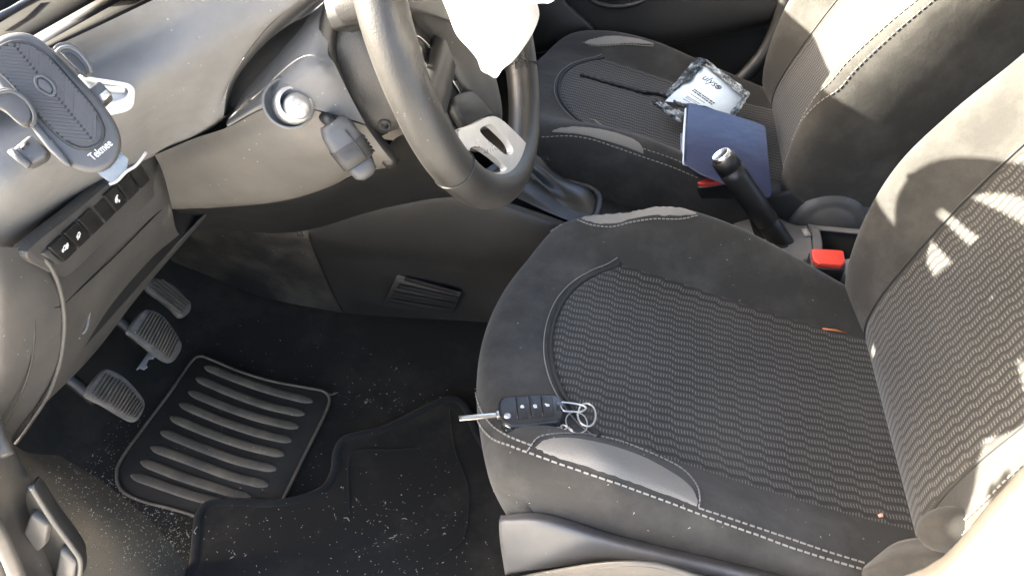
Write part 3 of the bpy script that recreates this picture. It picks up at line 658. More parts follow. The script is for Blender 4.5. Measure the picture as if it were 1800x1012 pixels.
wheel = thing('steering_wheel', 'black leather steering wheel with a satin lower spoke and worn rim', 'steering wheel', WC)
RR, FL = .167, .928
def rimp(a, n=0, dr=0):
    c, s_ = math.cos(a), math.sin(a); r = RR + dr
    t = s_ * r * (FL if s_ < 0 else 1)
    return WP(c * r, t, n)
NR = 160
rpts, rr = [], []
for i in range(NR):
    a = 2 * math.pi * i / NR
    rpts.append(rimp(a)); b = math.degrees(a)
    g = max(math.exp(-((b - 150) / 28) ** 2), math.exp(-((b - 30) / 28) ** 2), .55 * math.exp(-((b - 200) / 25) ** 2), .55 * math.exp(-((b - 340) / 25) ** 2))
    rr.append(.0178 + .0022 * g)
tube('rim', rpts, rr, M['leather'], wheel, 20, True, up=WN)
for b in (207, 320):
    a = R(b); d = (rimp(a + .01) - rimp(a - .01)).normalized(); c = rimp(a); x = WN; y = d.cross(x).normalized()
    tube('rim_seam', ring(c, x * .0193, y * .0193, 24), .0009, M['pipe'], wheel, 6, True)
# perforated far grip: rows of tiny dimples
hs = []
for i in range(46):
    a = R(318 + i * 1.35); c = rimp(a); d = (rimp(a + .01) - rimp(a - .01)).normalized(); y = d.cross(WN).normalized()
    for g in (200, 215, 230, 245):
        n_ = (y * math.cos(R(g - 60)) + WN * math.sin(R(g - 60))).normalized(); p = c + n_ * .0200
        hs.append((p, d * .0011, n_.cross(d).normalized() * .0011, n_ * .0003))
join_boxes('perforation', hs, M['black'], wheel)
# hub pad (cover over the airbag), dark, with a rounded lower tip
def WXs(u, v, n=0):
    q = WX(u, v, n) - WC; return (q.dot(WS), q.dot(WU))
hpx = [WXs(*p, .0) for p in ((690, 0), (735, 20), (780, 75), (820, 150), (845, 195), (862, 216), (877, 219), (890, 207))] + [(.045, -.055), (.066, -.01), (.075, .04), (.06, .09), (0, .115), (-.09, .115)]
hp = spl([V((a, b, 0)) for a, b in hpx], 64, True)
ctr = V((sum(p[0] for p in hpx) / len(hpx), sum(p[1] for p in hpx) / len(hpx), 0))
rows = []
for k, (sc, n) in enumerate(((1.0, -.05), (1.0, -.016), (.985, -.006), (.95, -.002), (.85, .002), (.6, .006), (.3, .008), (.02, .009))):
    rows.append([WP(*(ctr + (q - ctr) * sc).xy, n) for q in hp])
grid('hub_pad', rows, M['hub'], wheel, closed=True)
# hub back body
rows = [[WP(q.x * .78, q.y * .78 + .004, n) for q in hp] for n in (-.075, -.025)]
grid('hub_body', rows, M['black'], wheel, closed=True)
# left control pod: glossy panel with buttons
pod = [WX(*p, -0.0090) for p in ((706, 20), (722, 52), (748, 112), (782, 190), (806, 226), (852, 206), (838, 182), (815, 150), (775, 96), (740, 48))]
prism('control_pod', spl(pod, 50, True), -WN * .016, M['black'], wheel, .003)
lens = [WX(*p, -0.0065) for p in ((722, 70), (740, 78), (768, 112), (792, 152), (786, 165), (760, 130), (738, 98))]
prism('control_ring', spl(lens, 40, True), -WN * .004, M['gloss'], wheel, .0015)
tube('control_trim', spl([WX(*p, -0.0055) for p in ((722, 62), (742, 70), (772, 105), (800, 150), (812, 172))], 30), .0011, M['chrome'], wheel, 6)
tube('control_trim', spl([WX(*p, -0.0055) for p in ((735, 100), (748, 118), (765, 145), (782, 175))], 20), .0022, M['chrome'], wheel, 8)
for a, b, c, d in (((778, 88), (790, 108), (782, 116), (769, 98)), ((792, 111), (806, 134), (797, 139), (784, 119)), ((808, 137), (822, 160), (812, 164), (799, 142)), ((824, 163), (840, 186), (829, 190), (814, 168))):
    prism('control_button', [WX(*p, -0.0055) for p in (a, b, c, d)], -WN * .005, M['dark'], wheel, .0008)
box('control_mark', WX(785, 124, -0.0045), WS * .0016, WU * .0008, WN * .0004, M['white'], wheel, 0)
rows = [[WX(806, 226, -0.0070), WX(830, 214, -0.0050), WX(852, 205, -0.0070)], [WX(790, 200, -0.0080), WX(815, 192, -0.0030), WX(838, 184, -0.0070)], [WX(786, 182, -0.0100), WX(806, 172, -0.0070), WX(826, 166, -0.0090)]]
patch('lower_button', rows, M['dark'], wheel, 10, 10, -0.0090)
for sg in (-1, 1):
    grid('side_spoke', [[WP(sg * a, t + dt, n) for dt, n in ((-.018, -0.0030), (-.012, 0.0050), (.012, 0.0050), (.018, -0.0030), (.012, -0.0130), (-.012, -0.0130))] for a, t, n_ in ((.07, .0, 0), (.11, -.012, 0), (.150, -.022, 0))], M['black'], wheel, closed=True)
# satin V spoke: two curved arms and the rim shoe
def arm(name, px, off, wdt, th=.006):
    c = spl([WX(u, v, n) for (u, v), n in zip(px, off)], 24); rows = []
    for i, p in enumerate(c):
        t = (c[min(i + 1, 23)] - c[max(i - 1, 0)]).normalized(); s_ = WN.cross(t).normalized(); wd = wdt[0] + (wdt[1] - wdt[0]) * i / 23
        rows.append([p + s_ * wd - WN * th, p + s_ * wd * .92 , p + s_ * wd * .6 + WN * .002, p - s_ * wd * .6 + WN * .002, p - s_ * wd * .92, p - s_ * wd - WN * th])
    return grid(name, rows, M['chrome'], wheel, .003)
M['spoke'] = simple('satin silver paint', (.66, .65, .63), .30, .55)
def plate(name, loops, n, th, mat, par):
    bm = bmesh.new(); es = []
    for lp in loops:
        q = spl([V((u, v, 0)) for u, v in lp], 40, True); vv = [bm.verts.new(WX(p.x, p.y, n)) for p in q]
        es += [bm.edges.new((vv[k], vv[(k + 1) % 40])) for k in range(40)]
    bmesh.ops.triangle_fill(bm, use_beauty=True, use_dissolve=False, edges=es, normal=WN)
    bmesh.ops.recalc_face_normals(bm, faces=bm.faces)
    f0 = list(bm.faces)
    if f0[0].normal.dot(WN) < 0: bmesh.ops.reverse_faces(bm, faces=f0)
    bound = [e for e in bm.edges if e.is_boundary]
    ex = bmesh.ops.extrude_face_region(bm, geom=f0, use_keep_orig=True)
    bmesh.ops.translate(bm, vec=-WN * th, verts=[g for g in ex['geom'] if isinstance(g, bmesh.types.BMVert)])
    nf = [g for g in ex['geom'] if isinstance(g, bmesh.types.BMFace)]; bmesh.ops.recalc_face_normals(bm, faces=bm.faces)
    me = bpy.data.meshes.new(name); bm.to_mesh(me); bm.free(); return bevel(link(name, me, mat, par), .0024, 3, 50)
plate('spoke', [[(806, 231), (832, 219), (860, 205), (880, 209), (908, 234), (930, 258), (939, 276), (934, 293), (912, 305), (884, 311), (856, 306), (836, 290), (818, 264)],
                [(826, 262), (842, 258), (862, 270), (884, 288), (890, 298), (872, 304), (848, 298), (832, 284)],
                [(844, 228), (862, 219), (880, 233), (897, 252), (902, 268), (890, 272), (872, 258), (854, 243)]], .012, .007, M['spoke'], wheel)
# airbag: crumpled white cloth spilling out of the hub
N_ = 46
random.seed(3)
apx = [(772, -30), (790, 30), (803, 62), (822, 84), (838, 104), (846, 124), (858, 131), (872, 137), (884, 122), (902, 108), (922, 82), (938, 56), (948, 26), (942, -4), (956, 6), (972, 2), (985, -20), (960, -60), (880, -110), (800, -90)]
bo = spl([V((*p, 0)) for p in apx], 90, True); bc = V((880, 10, 0))
rows = []
for k in range(26):
    f = k / 25; row = []
    for i, q in enumerate(bo):
        p = bc + (q - bc) * (1 - f * .999)
        th = 2 * math.pi * i / 90
        bulge = .036 * math.sqrt(max(0, 1 - (1 - f) ** 2)) 
        wr = (.0030 * math.sin(5 * th + 7 * f) + .0018 * math.sin(11 * th - 9 * f + 1.3) + .0010 * math.sin(17 * th + 12 * f)) * math.sin(math.pi * f) * (1 - f)
        row.append(WX(p.x, p.y, .055 + bulge + wr))
    rows.append(row)
back = [[p - WN * .004 * (1 - k / 2) - WN * (.010 + .02 * k) for p in [WX(*(bc + (q - bc) * (1 - .4 * k)).xy, .036) for q in bo]] for k in (2, 1, 0)]
a = N('white airbag cloth'); c_ = a.mix(a.noise(40, 3), (.74, .73, .71), (.84, .83, .81)); a.col(c_); a.set(Roughness=.85); a.bump(a.noise(30, 4, .6), .35, .006)
tl_ = a.n('BsdfTranslucent'); a.l(c_, tl_.inputs[0]); mx_ = a.n('MixShader'); mx_.inputs[0].default_value = .5; a.l(a.b.outputs[0], mx_.inputs[1]); a.l(tl_.outputs[0], mx_.inputs[2])
a.l(mx_.outputs[0], a.t.nodes['Material Output'].inputs['Surface']); M['airbag'] = a.m
tag(grid('deflated_airbag', rows, M['airbag'], None, closed=True), 'crumpled white deflated airbag hanging out of the steering wheel hub', 'airbag')

stalk = thing('control_stalk', 'stubby grey black control stalk left of the steering column', 'control stalk', P(610, 260, -.165))
def sq(px, y): return [P(u, v, y) for u, v in px]
ax0, ax1 = P(590, 225, -.168), P(640, 300, -.172)
ad = (ax1 - ax0).normalized(); aw = V((.5, -.75, .4)); aw = (aw - ad * aw.dot(ad)).normalized(); ah = ad.cross(aw)
def sec(f, w_, h_, k=20): 
    c = ax0.lerp(ax1, f); return [c + aw * w_ * math.copysign(abs(math.cos(2 * math.pi * i / k)) ** .6, math.cos(2 * math.pi * i / k)) + ah * h_ * math.copysign(abs(math.sin(2 * math.pi * i / k)) ** .6, math.sin(2 * math.pi * i / k)) for i in range(k)]
grid('stalk_body', [sec(-.14, .002, .004), sec(-.13, .008, .012), sec(.05, .010, .0155), sec(.32, .0115, .0165), sec(.36, .0115, .0165)], M['trim'], stalk, closed=True)
grid('stalk_sleeve', [sec(.355, .0095, .0145), sec(.36, .0125, .0172), sec(.78, .0125, .016), sec(.80, .010, .014)], M['hub'], stalk, closed=True)
grid('stalk_tip', [sec(.78, .009, .012), sec(.80, .012, .0135), sec(1.05, .011, .011), sec(1.14, .006, .006), sec(1.15, .0005, .0005)], M['trim'], stalk, closed=True)
for k in range(5):
    c = ax0.lerp(ax1, .40 + .08 * k) - ah * .0 + aw * .0
    tube('grip_ridge', [p + (p - c).normalized() * .0006 for p in sec(.42 + .085 * k, .0125, .0168, 20)][8:17], .0011, M['black'], stalk, 6)
tube('stalk_line', [ax0.lerp(ax1, .10) + aw * .0108 - ah * .005, ax0.lerp(ax1, .34) + aw * .0122 - ah * .006, ax0.lerp(ax1, .76) + aw * .013 - ah * .007], .0008, M['black'], stalk, 6)
tube('stalk_arm', [ax0 + ad * -.004, ax0 - aw * .03 - ad * .012, ax0 - aw * .07 - ad * .02], .006, M['black'], stalk, 10)

# ------------------------------------------------------------------ centre console, gear boot, handbrake
cons = thing('centre_console', 'dark plastic centre console with floor air vent and tray between the seats', 'console', (.1, .36, 0))
side = [Q((545, 396, .205), (575, 376, .205), (640, 362, .205), (720, 348, .205), (790, 332, .207), (880, 352, .215), (960, 378, .222), (1080, 420, .23), (1500, 560, .235)),
        Q((543, 402, .198), (578, 385, .195), (645, 374, .195), (725, 364, .195), (795, 354, .197), (885, 372, .205), (965, 398, .212), (1085, 436, .222), (1500, 574, .228)),
        Q((543, 415, .198), (585, 425, .200), (650, 428, .202), (730, 432, .204), (800, 435, .206), (890, 440, .210), (970, 452, .215), (1090, 478, .222), (1500, 600, .23)),
        Q((552, 440, .215), (592, 455, .218), (660, 465, .22), (740, 472, .222), (810, 476, .224), (895, 482, .226), (975, 490, .228), (1095, 510, .23), (1500, 625, .235)),
        Q((575, 500, .235), (600, 508, .237), (665, 512, .238), (745, 515, .238), (815, 518, .238), (900, 522, .238), (980, 528, .238), (1100, 545, .238), (1500, 655, .24)),
        Q((600, 548, .25), (625, 552, .25), (680, 556, .25), (750, 560, .25), (820, 564, .25), (905, 570, .25), (985, 576, .25), (1105, 590, .25), (1500, 690, .25))]
patch('side_panel', side, M['dark'], cons, 46, 90, 0)
fwd = [Q((300, 380, .16), (372, 378, .185), (450, 386, .19), (545, 396, .204)),
       Q((300, 395, .175), (360, 398, .19), (445, 408, .20), (543, 418, .200)),
       Q((290, 425, .22), (345, 428, .22), (440, 445, .222), (553, 442, .217)),
       Q((300, 455, .25), (350, 462, .25), (450, 492, .25), (577, 502, .237)),
       Q((310, 462, .26), (360, 482, .26), (462, 522, .26), (602, 550, .252))]
M['dirtp'] = plastic('scuffed dusty tunnel panel', (.0095, .0090, .0085), .6, 800, .3, .42, (.15, .125, .095), 9)
patch('front_panel', fwd, M['dirtp'], cons, 30, 40, 0)
cons['label'] = cons['label']
tube('panel_joint', spl(Q((545, 390, .2035), (544, 418, .197), (560, 460, .217), (580, 505, .234), (602, 548, .248)), 30), .0012, M['black'], cons, 6)
q = P(526, 411, .198); lathe('screw', q, V((.1, -.9, .3)).normalized(), [(.007, -.002), (.006, .001), (.0035, .0008), (.003, -.002), (.0002, -.002)], M['dark'], cons, 20)
# floor vent: recessed frame with four louvres
vq = lambda u, v, y: P(u, v, y)
prism('vent_frame', [P(u, v, .229) for u, v in ((700, 480), (812, 512), (796, 550), (672, 535))], V((0, -.004, 0)), M['black'], cons, .001)
for (a, b), (c, d), hgt in ((((712, 487), (804, 512)), ((708, 495), (800, 520)), 0), (((700, 500), (804, 523)), ((695, 508), (800, 531)), 0), (((690, 513), (798, 533)), ((686, 521), (794, 540)), 0), (((682, 525), (792, 543)), ((680, 533), (786, 550)), 0)):
    prism('louvre', [P(a[0], a[1], .221), P(b[0], b[1], .221), P(d[0], d[1], .229), P(c[0], c[1], .229)], V((0, .0, -.003)), M['dark'], cons, .0006)
# console top round the gear boot
topc = [Q((820, 322, .235), (900, 345, .24), (980, 380, .24), (1100, 425, .24)), Q((850, 300, .27), (920, 322, .275), (1000, 372, .275), (1120, 410, .28)), Q((900, 270, .40), (960, 290, .42), (1020, 330, .43), (1140, 380, .44)), Q((900, 300, .46), (960, 320, .46), (1030, 360, .46), (1150, 420, .46))]
patch('console_top', topc, M['dark'], cons, 20, 26, 0)
boot = thing('gear_boot', 'creased black leather gear boot between wheel and driver seat', 'gear boot', P(960, 340, .33))
bt = P(905, 262, .33); rows = []
for k in range(14):
    f = k / 13; row = []
    for i in range(48):
        a = 2 * math.pi * i / 48; c, s_ = math.cos(a), math.sin(a)
        base = P(968, 352, .33) + V((.078 * math.copysign(abs(c) ** .7, c), .058 * math.copysign(abs(s_) ** .7, s_), 0))
        r = 1 - f ** .8 * .86; mid = P(968, 352, .33).lerp(bt, f)
        fold = .007 * math.sin(4 * a + 5 * f) * math.sin(math.pi * f) + .006 * math.sin(math.pi * 3.2 * f) * (1 - f)
        row.append(mid + V((.078 * math.copysign(abs(c) ** .7, c), .058 * math.copysign(abs(s_) ** .7, s_), 0)) * r + V((c, s_, .5)) * fold)
    rows.append(row)
M['boot'] = plastic('boot leather', (.014, .0138, .0135), .38, 600, .35, .12, (.1, .1, .09), 14)
grid('boot_cover', rows, M['boot'], boot, closed=True)
tube('boot_frame', [P(968, 352, .33) + V((.083 * math.copysign(abs(math.cos(2 * math.pi * i / 48)) ** .6, math.cos(2 * math.pi * i / 48)), .063 * math.copysign(abs(math.sin(2 * math.pi * i / 48)) ** .6, math.sin(2 * math.pi * i / 48)), .0)) for i in range(48)], .006, M['dark'], boot, 8, True)
# rear console: handbrake plinth and open tray
def Z(u, v, z): return P(u, v, z=z)
plinth = [[Z(1300, 350, .24), Z(1345, 372, .272), Z(1395, 394, .285), Z(1418, 396, .285)],
          [Z(1290, 390, .25), Z(1350, 405, .285), Z(1402, 412, .288), Z(1424, 410, .288)],
          [Z(1290, 430, .25), Z(1350, 440, .285), Z(1405, 440, .288), Z(1428, 436, .288)],
          [Z(1290, 480, .24), Z(1355, 478, .275), Z(1405, 470, .276), Z(1425, 462, .276)],
          [Z(1290, 520, .17), Z(1355, 520, .18), Z(1410, 512, .18), Z(1430, 505, .18)]]
patch('handbrake_plinth', plinth, M['dash'], cons, 24, 24, .004)
tray = [[Z(1420, 393, .283), Z(1438, 396, .285), Z(1500, 402, .285), Z(1575, 406, .285)],
        [Z(1426, 412, .286), Z(1440, 404, .285), Z(1500, 409, .285), Z(1575, 413, .285)]]
patch('tray_rim', tray, M['dash'], cons, 8, 20, .003)
patch('tray_end', [[Z(1426, 396, .286), Z(1440, 400, .285)], [Z(1428, 430, .287), Z(1446, 432, .286)], [Z(1420, 470, .277), Z(1440, 465, .276)]], M['dash'], cons, 12, 6, .003)
box('tray_wall', V((.545, .423, .245)), V((.10, 0, 0)), V((0, .003, 0)), V((0, 0, .036)), M['black'], cons, .001)
box('tray_floor', V((.545, .365, .212)), V((.10, 0, 0)), V((0, .06, 0)), V((0, 0, .003)), M['black'], cons, .001)
patch('tray_rim', [[Z(1430, 468, .276), Z(1500, 454, .276), Z(1580, 458, .276)], [Z(1430, 482, .274), Z(1500, 478, .272), Z(1580, 478, .272)], [Z(1430, 500, .25), Z(1500, 500, .25), Z(1580, 500, .25)]], M['dash'], cons, 12, 20, .003)
prism('brake_slot', spl([Z(u, v, .2905) for u, v in ((1362, 424), (1376, 414), (1384, 418), (1386, 432), (1372, 436), (1362, 436))], 24, True), V((0, 0, -.01)), M['black'], cons, .001)
box('paper_scrap', Z(1417, 408, .2925), V((.006, .002, 0)), V((-.002, .010, 0)), V((0, 0, .0004)), M['headliner'], cons, 0)

hb = thing('handbrake', 'black handbrake lever with a chrome release button, pulled up', 'handbrake', P(1385, 432, .36))
h0, h1 = P(1392, 452, .36), P(1265, 270, .36)
hd = (h1 - h0).normalized(); L = (h1 - h0).length
c = [h0.lerp(h1, f) for f in (0, .08, .30, .36, .365, .37, .55, .80, .86, .865, .87, .955, .96, .975)]
tube('grip', c, [x * .88 for x in (.0195, .0205, .0215, .0215, .0207, .0222, .0228, .0235, .0235, .0170, .0235, .0228, .0215, .018)], M['black'], hb, 28)
lathe('release_button', h1 - hd * .008, hd, [(.0165, -.006), (.0167, .003), (.0158, .0062), (.0135, .0072), (.0125, .0066), (.0004, .0068)], M['chrome'], hb, 32)
prism('base_cover', spl([P(u, v, .36) for u, v in ((1368, 432), (1350, 400), (1330, 372), (1312, 352), (1318, 390), (1335, 430), (1360, 446))], 30, True), V((0, .02, 0)), M['black'], hb, .003)

def buckle(label, c, ex, ey, ez, w_, l_, h_, tilt=0):
    t = thing('seat_belt_buckle', label, 'seat belt buckle', c - ez * h_, 'seat belt buckles')
    outl = [(-1, -.5), (-.86, -1), (.86, -1), (1, -.5), (1, .86), (.8, 1), (-.8, 1), (-1, .86)]
    prism('housing', [c + ex * a * w_ + ey * b * l_ - ez * .004 for a, b in outl], -ez * h_ * 2, M['black'], t, .003)
    red = [(-.90, -.40), (-.62, -.86), (.62, -.86), (.90, -.40), (.90, .80), (.76, .92), (-.76, .92), (-.90, .80)]
    prism('release_button', [c + ex * a * w_ + ey * b * l_ + ez * .003 for a, b in red], -ez * .012, M['red'], t, .0018)
    join_boxes('grip_ridge', [(c + ex * w_ * (-.5 + .125 * k) + ey * l_ * -.80 + ez * .0032, ex * w_ * .03, ey * l_ * .05, ez * .0006) for k in range(9)], M['red'], t)
    tube('stem', [c - ez * h_ * 1.9, c - ez * h_ * 2.6, c - ez * h_ * 3.4 - ex * .01], .010, M['black'], t, 8, flat=.4)
    return t
bz = V((-.10, -.12, 1)).normalized(); bx = (V((1, .0, .1)) - bz * .0).normalized(); bx = (bx - bz * bx.dot(bz)).normalized(); by = bz.cross(bx)
buckle('seat belt buckle with bright red button next to the driver seat and tray', Z(1456, 454, .338), bx, by, bz, .0265, .0195, .022)
bz = V((-.34, -.18, 1)).normalized(); bx = V((1, -.0, .34)); bx = (bx - bz * bx.dot(bz)).normalized(); by = bz.cross(bx)
buckle('seat belt buckle half hidden behind the handbrake, red button seen edge on', P(1256, 317, .452), bx, by, bz, .033, .010, .055)

# ------------------------------------------------------------------ pedals
def pedal(label, outl, ribs, y, nn, armpts, off=0.0):
    o = P(*outl[0], y); n_ = V(nn).normalized()
    t = thing('pedal', label, 'pedal', o)
    o = P(sum(p[0] for p in outl) / len(outl), sum(p[1] for p in outl) / len(outl), y)
    prism('pad', spl([PP(u, v, o, n_) for u, v in outl], 40, True), -n_ * .014, M['rubber'], t, .004)
    m_ = [(lerp2(p[0], q[0], .5), lerp2(p[1], q[1], .5)) for p, q in zip(ribs[:-1], ribs[1:])] if len(ribs) > 5 else []
    for a, b in ribs + m_:
        p, q = PP(*a, o + n_ * .002, n_), PP(*b, o + n_ * .002, n_); d = (q - p)
        box('rib', (p + q) / 2, d / 2, n_.cross(d.normalized()) * .0013, n_ * .0026, M['rib'], t, .0007)
    tube('arm', spl([P(u, v, y2) for u, v, y2 in armpts], 16), .011, M['black'], t, 10, flat=.6)
def ribs_between(e1, e2, n): return [(lerp2(e1[0], e1[1], (k + .5) / n), lerp2(e2[0], e2[1], (k + .5) / n)) for k in range(n)]
pedal('ribbed rubber clutch pedal nearest the door opening, left of the heel pad', [(152, 688), (180, 652), (196, 649), (222, 664), (246, 690), (256, 708), (250, 728), (238, 740), (215, 730), (185, 712), (162, 700)],
      [((164, 692), (188, 657)), ((175, 701), (200, 663)), ((187, 708), (212, 668)), ((199, 715), (222, 676)), ((209, 721), (231, 685)), ((219, 727), (240, 695)), ((229, 731), (247, 704)), ((238, 735), (252, 714))],
      -.10, (.80, -.10, .62), [(170, 705, -.09), (140, 680, -.085), (90, 640, -.08), (40, 590, -.07)])
pedal('ribbed rubber brake pedal, the middle one of the three', [(226, 580), (250, 548), (262, 543), (285, 552), (302, 572), (315, 592), (321, 606), (316, 622), (302, 636), (280, 626), (255, 606), (236, 590)],
      [((242, 587), (265, 550)), ((252, 594), (276, 552)), ((262, 602), (285, 558)), ((272, 609), (293, 566)), ((281, 616), (300, 574)), ((290, 622), (308, 584)), ((298, 629), (314, 596))],
      .02, (.80, -.10, .62), [(250, 600, .03), (225, 575, .035), (190, 545, .04), (150, 500, .05)])
pedal('narrow curved accelerator pedal with fine lengthwise ribs, farthest from the door', [(258, 505), (268, 488), (285, 490), (308, 502), (326, 520), (337, 534), (334, 548), (319, 556), (302, 540), (282, 524)],
      [((264, 506), (320, 551)), ((266, 500), (324, 546)), ((270, 495), (328, 541)), ((276, 492), (331, 537)), ((284, 491), (334, 533))],
      .12, (.72, -.05, .70), [(275, 515, .14), (255, 495, .15), (230, 465, .16)])
# bare metal clip on the carpet between the pedals
prism('metal_clip', [P(u, v, z=.03) for u, v in ((240, 651), (262, 619), (268, 618), (275, 625), (269, 632), (262, 632), (258, 641), (260, 646), (253, 651), (246, 648))], V((0, 0, .003)), M['headliner'], None, .001)
tag(bpy.data.objects['metal_clip'], 'small pale bracket on the dark carpet between clutch and brake pedal', 'bracket')

# ------------------------------------------------------------------ heel pad, floor mat, crumbs
heel = thing('heel_pad', 'scuffed rubber heel pad with nine long ribs in front of the pedals', 'heel pad', P(390, 760, z=.0))
hz = .012
def H(u, v, z=hz): return P(u, v, z=z)
ho = [(205, 835), (214, 805), (255, 748), (300, 688), (336, 636), (352, 626), (372, 632), (420, 652), (480, 670), (545, 682), (570, 688), (579, 702), (570, 730), (535, 800), (498, 876), (470, 930), (400, 925), (350, 908), (300, 893), (250, 880), (215, 862)]
prism('pad', spl([H(u, v, .008) for u, v in ho], 80, True), V((0, 0, -.008)), M['heel'], heel, .003)
ed = spl([H(u, v, .009) for u, v in ho], 100, True)
tube('edge_rib', ed, .0026, M['rib'], heel, 8, True)
ribs = [[(360, 644), (420, 668), (480, 688), (550, 706)], [(345, 664), (410, 692), (470, 713), (536, 728)], [(332, 688), (400, 716), (460, 736), (525, 751)], [(316, 709), (385, 738), (450, 760), (513, 775)],
        [(300, 733), (370, 762), (435, 784), (500, 799)], [(283, 758), (355, 787), (420, 810), (486, 825)], [(266, 785), (340, 812), (405, 836), (472, 853)], [(248, 810), (320, 838), (390, 860), (440, 876)], [(231, 834), (300, 858), (350, 874), (392, 884)]]
def hump(name, c, wd, ht, par):
    c = spl(c, 26); rows = []
    for i, p in enumerate(c):
        t = (c[min(i + 1, 25)] - c[max(i - 1, 0)]).normalized(); s_ = V((-t.y, t.x, 0)).normalized(); e = min(1, ((min(i, 25 - i) + .15) / 1.6)) ** .5
        rows.append([p + s_ * wd * e * math.cos(math.pi * k / 8) + V((0, 0, ht * e * (math.sin(math.pi * k / 8) ** .6))) for k in range(9)])
    return grid(name, rows, M['rib'], par)
for r in ribs: hump('rib', [H(u, v, .0075) for u, v in r], .0084, .0042, heel)

mat_ = thing('floor_mat', 'black carpet floor mat with bound edge in the driver footwell', 'floor mat', P(560, 920, z=0))
me_ = [(330, 1060), (340, 1000), (347, 930), (352, 900), (372, 884), (420, 882), (480, 884), (530, 876), (570, 858), (588, 828), (592, 795), (605, 772), (640, 762), (680, 752), (740, 722), (780, 704), (805, 704), (822, 722), (838, 760), (868, 810), (900, 870), (940, 960), (980, 1060)]
mo = spl([H(u, v, .0145) for u, v in me_], 90)
prism('mat_pile', mo + [V((mo[-1].x, -.40, mo[0].z)), V((mo[0].x, -.40, mo[0].z))], V((0, 0, -.008)), M['mat'], mat_, 0, False)
M['bind'] = fabric('black edge binding', (.011, .0105, .010), .2, (.07, .065, .058))
tube('edge_binding', [p + V((0, 0, -.0005)) for p in mo], .0038, M['bind'], mat_, 12, up=V((0, 0, 1)), flat=1.9)
# heel panel sewn on the mat: shallow ridge
tube('sewn_ridge', spl([H(u, v, .0158) for u, v in ((614, 900), (612, 830), (616, 800), (640, 790), (690, 790), (735, 786))], 30), .0009, M['bind'], mat_, 6)
tube('sewn_ridge', spl([H(u, v, .0158) for u, v in ((790, 720), (800, 790), (822, 850), (824, 890), (812, 950), (760, 990))], 30), .0009, M['bind'], mat_, 6)

random.seed(11)
cr_v, cr_f = [], []
def crumb(p, sz, lng):
    a = random.uniform(0, 6.28); ex = V((math.cos(a), math.sin(a), random.uniform(-.3, .3))) * sz * lng; ey = V((-math.sin(a), math.cos(a), random.uniform(-.4, .4))) * sz; ez = V((0, 0, sz * .6))
    k = len(cr_v)
    for q in (ex, ey, -ex, -ey): cr_v.append(p + q * random.uniform(.6, 1.2))
    cr_v.append(p + ez); cr_v.append(p - ez)
    for i in range(4): cr_f.append((k + i, k + (i + 1) % 4, k + 4)); cr_f.append((k + (i + 1) % 4, k + i, k + 5))
def scatter(n, u0, v0, su, sv, z, smin=.0006, smax=.0017, lng=1.0):
    for _ in range(n):
        u, v = random.gauss(u0, su), random.gauss(v0, sv)
        p = P(u, v, z=z)
        if p.y < -.40 or p.y > .25: continue
        s_ = .78 * random.uniform(smin, smax) * (1 if random.random() < .9 else 1.6)
        crumb(p, s_, lng if random.random() < .6 else random.uniform(1, 3.5))
scatter(260, 690, 930, 90, 70, .0170, .0005, .0013, 1.3)
scatter(35, 705, 695, 50, 22, .003)
scatter(40, 640, 700, 40, 22, .003)
scatter(140, 110, 760, 40, 45, .003)
scatter(150, 150, 790, 60, 55, .003, .0005, .0013)
scatter(380, 300, 935, 45, 45, .003, .0005, .0012)
scatter(120, 230, 870, 30, 25, .003, .0005, .0012)
scatter(70, 470, 850, 45, 25, .006, .0004, .0009)
scatter(60, 400, 760, 100, 90, .016, .0004, .0009)
scatter(60, 430, 950, 50, 40, .0170, .0005, .0012, 2.5)
scatter(70, 420, 560, 110, 50, .004, .0004, .0010)
scatter(30, 520, 640, 130, 40, .003, .0005, .0012, 2)
o = mk('crumbs', cr_v, cr_f, M['crumb'], None, False); o['kind'] = 'stuff'
random.seed(5)
sv, sf = [], []
for _ in range(15):      # dry grass stalks and threads on mat and carpet
    u, v = random.choice(((random.gauss(640, 120), random.gauss(900, 60)), (random.gauss(300, 50), random.gauss(950, 40)), (random.gauss(560, 150), random.gauss(700, 90))))
    p = P(u, v, z=.0175 if v > 880 else .005); a = random.uniform(0, 6.28); L_ = random.uniform(.006, .016)
    pts = [p + V((math.cos(a + b) * L_ * f, math.sin(a + b) * L_ * f, .001 * f)) for f, b in ((0, 0), (.5, .3), (1, random.uniform(-.4, .8)))]
    for q, r_ in zip(pts[:-1], pts[1:]):
        k = len(sv); s_ = V((-(r_ - q).y, (r_ - q).x, 0)).normalized() * .0006
        sv += [q - s_, q + s_, r_ + s_, r_ - s_, q + V((0, 0, .0008)), r_ + V((0, 0, .0008))]; sf += [(k, k + 3, k + 5, k + 4), (k + 1, k + 4, k + 5, k + 2), (k, k + 1, k + 2, k + 3)]
o = mk('dry_stalks', sv, sf, M['crumb'], None, False); o['kind'] = 'stuff'

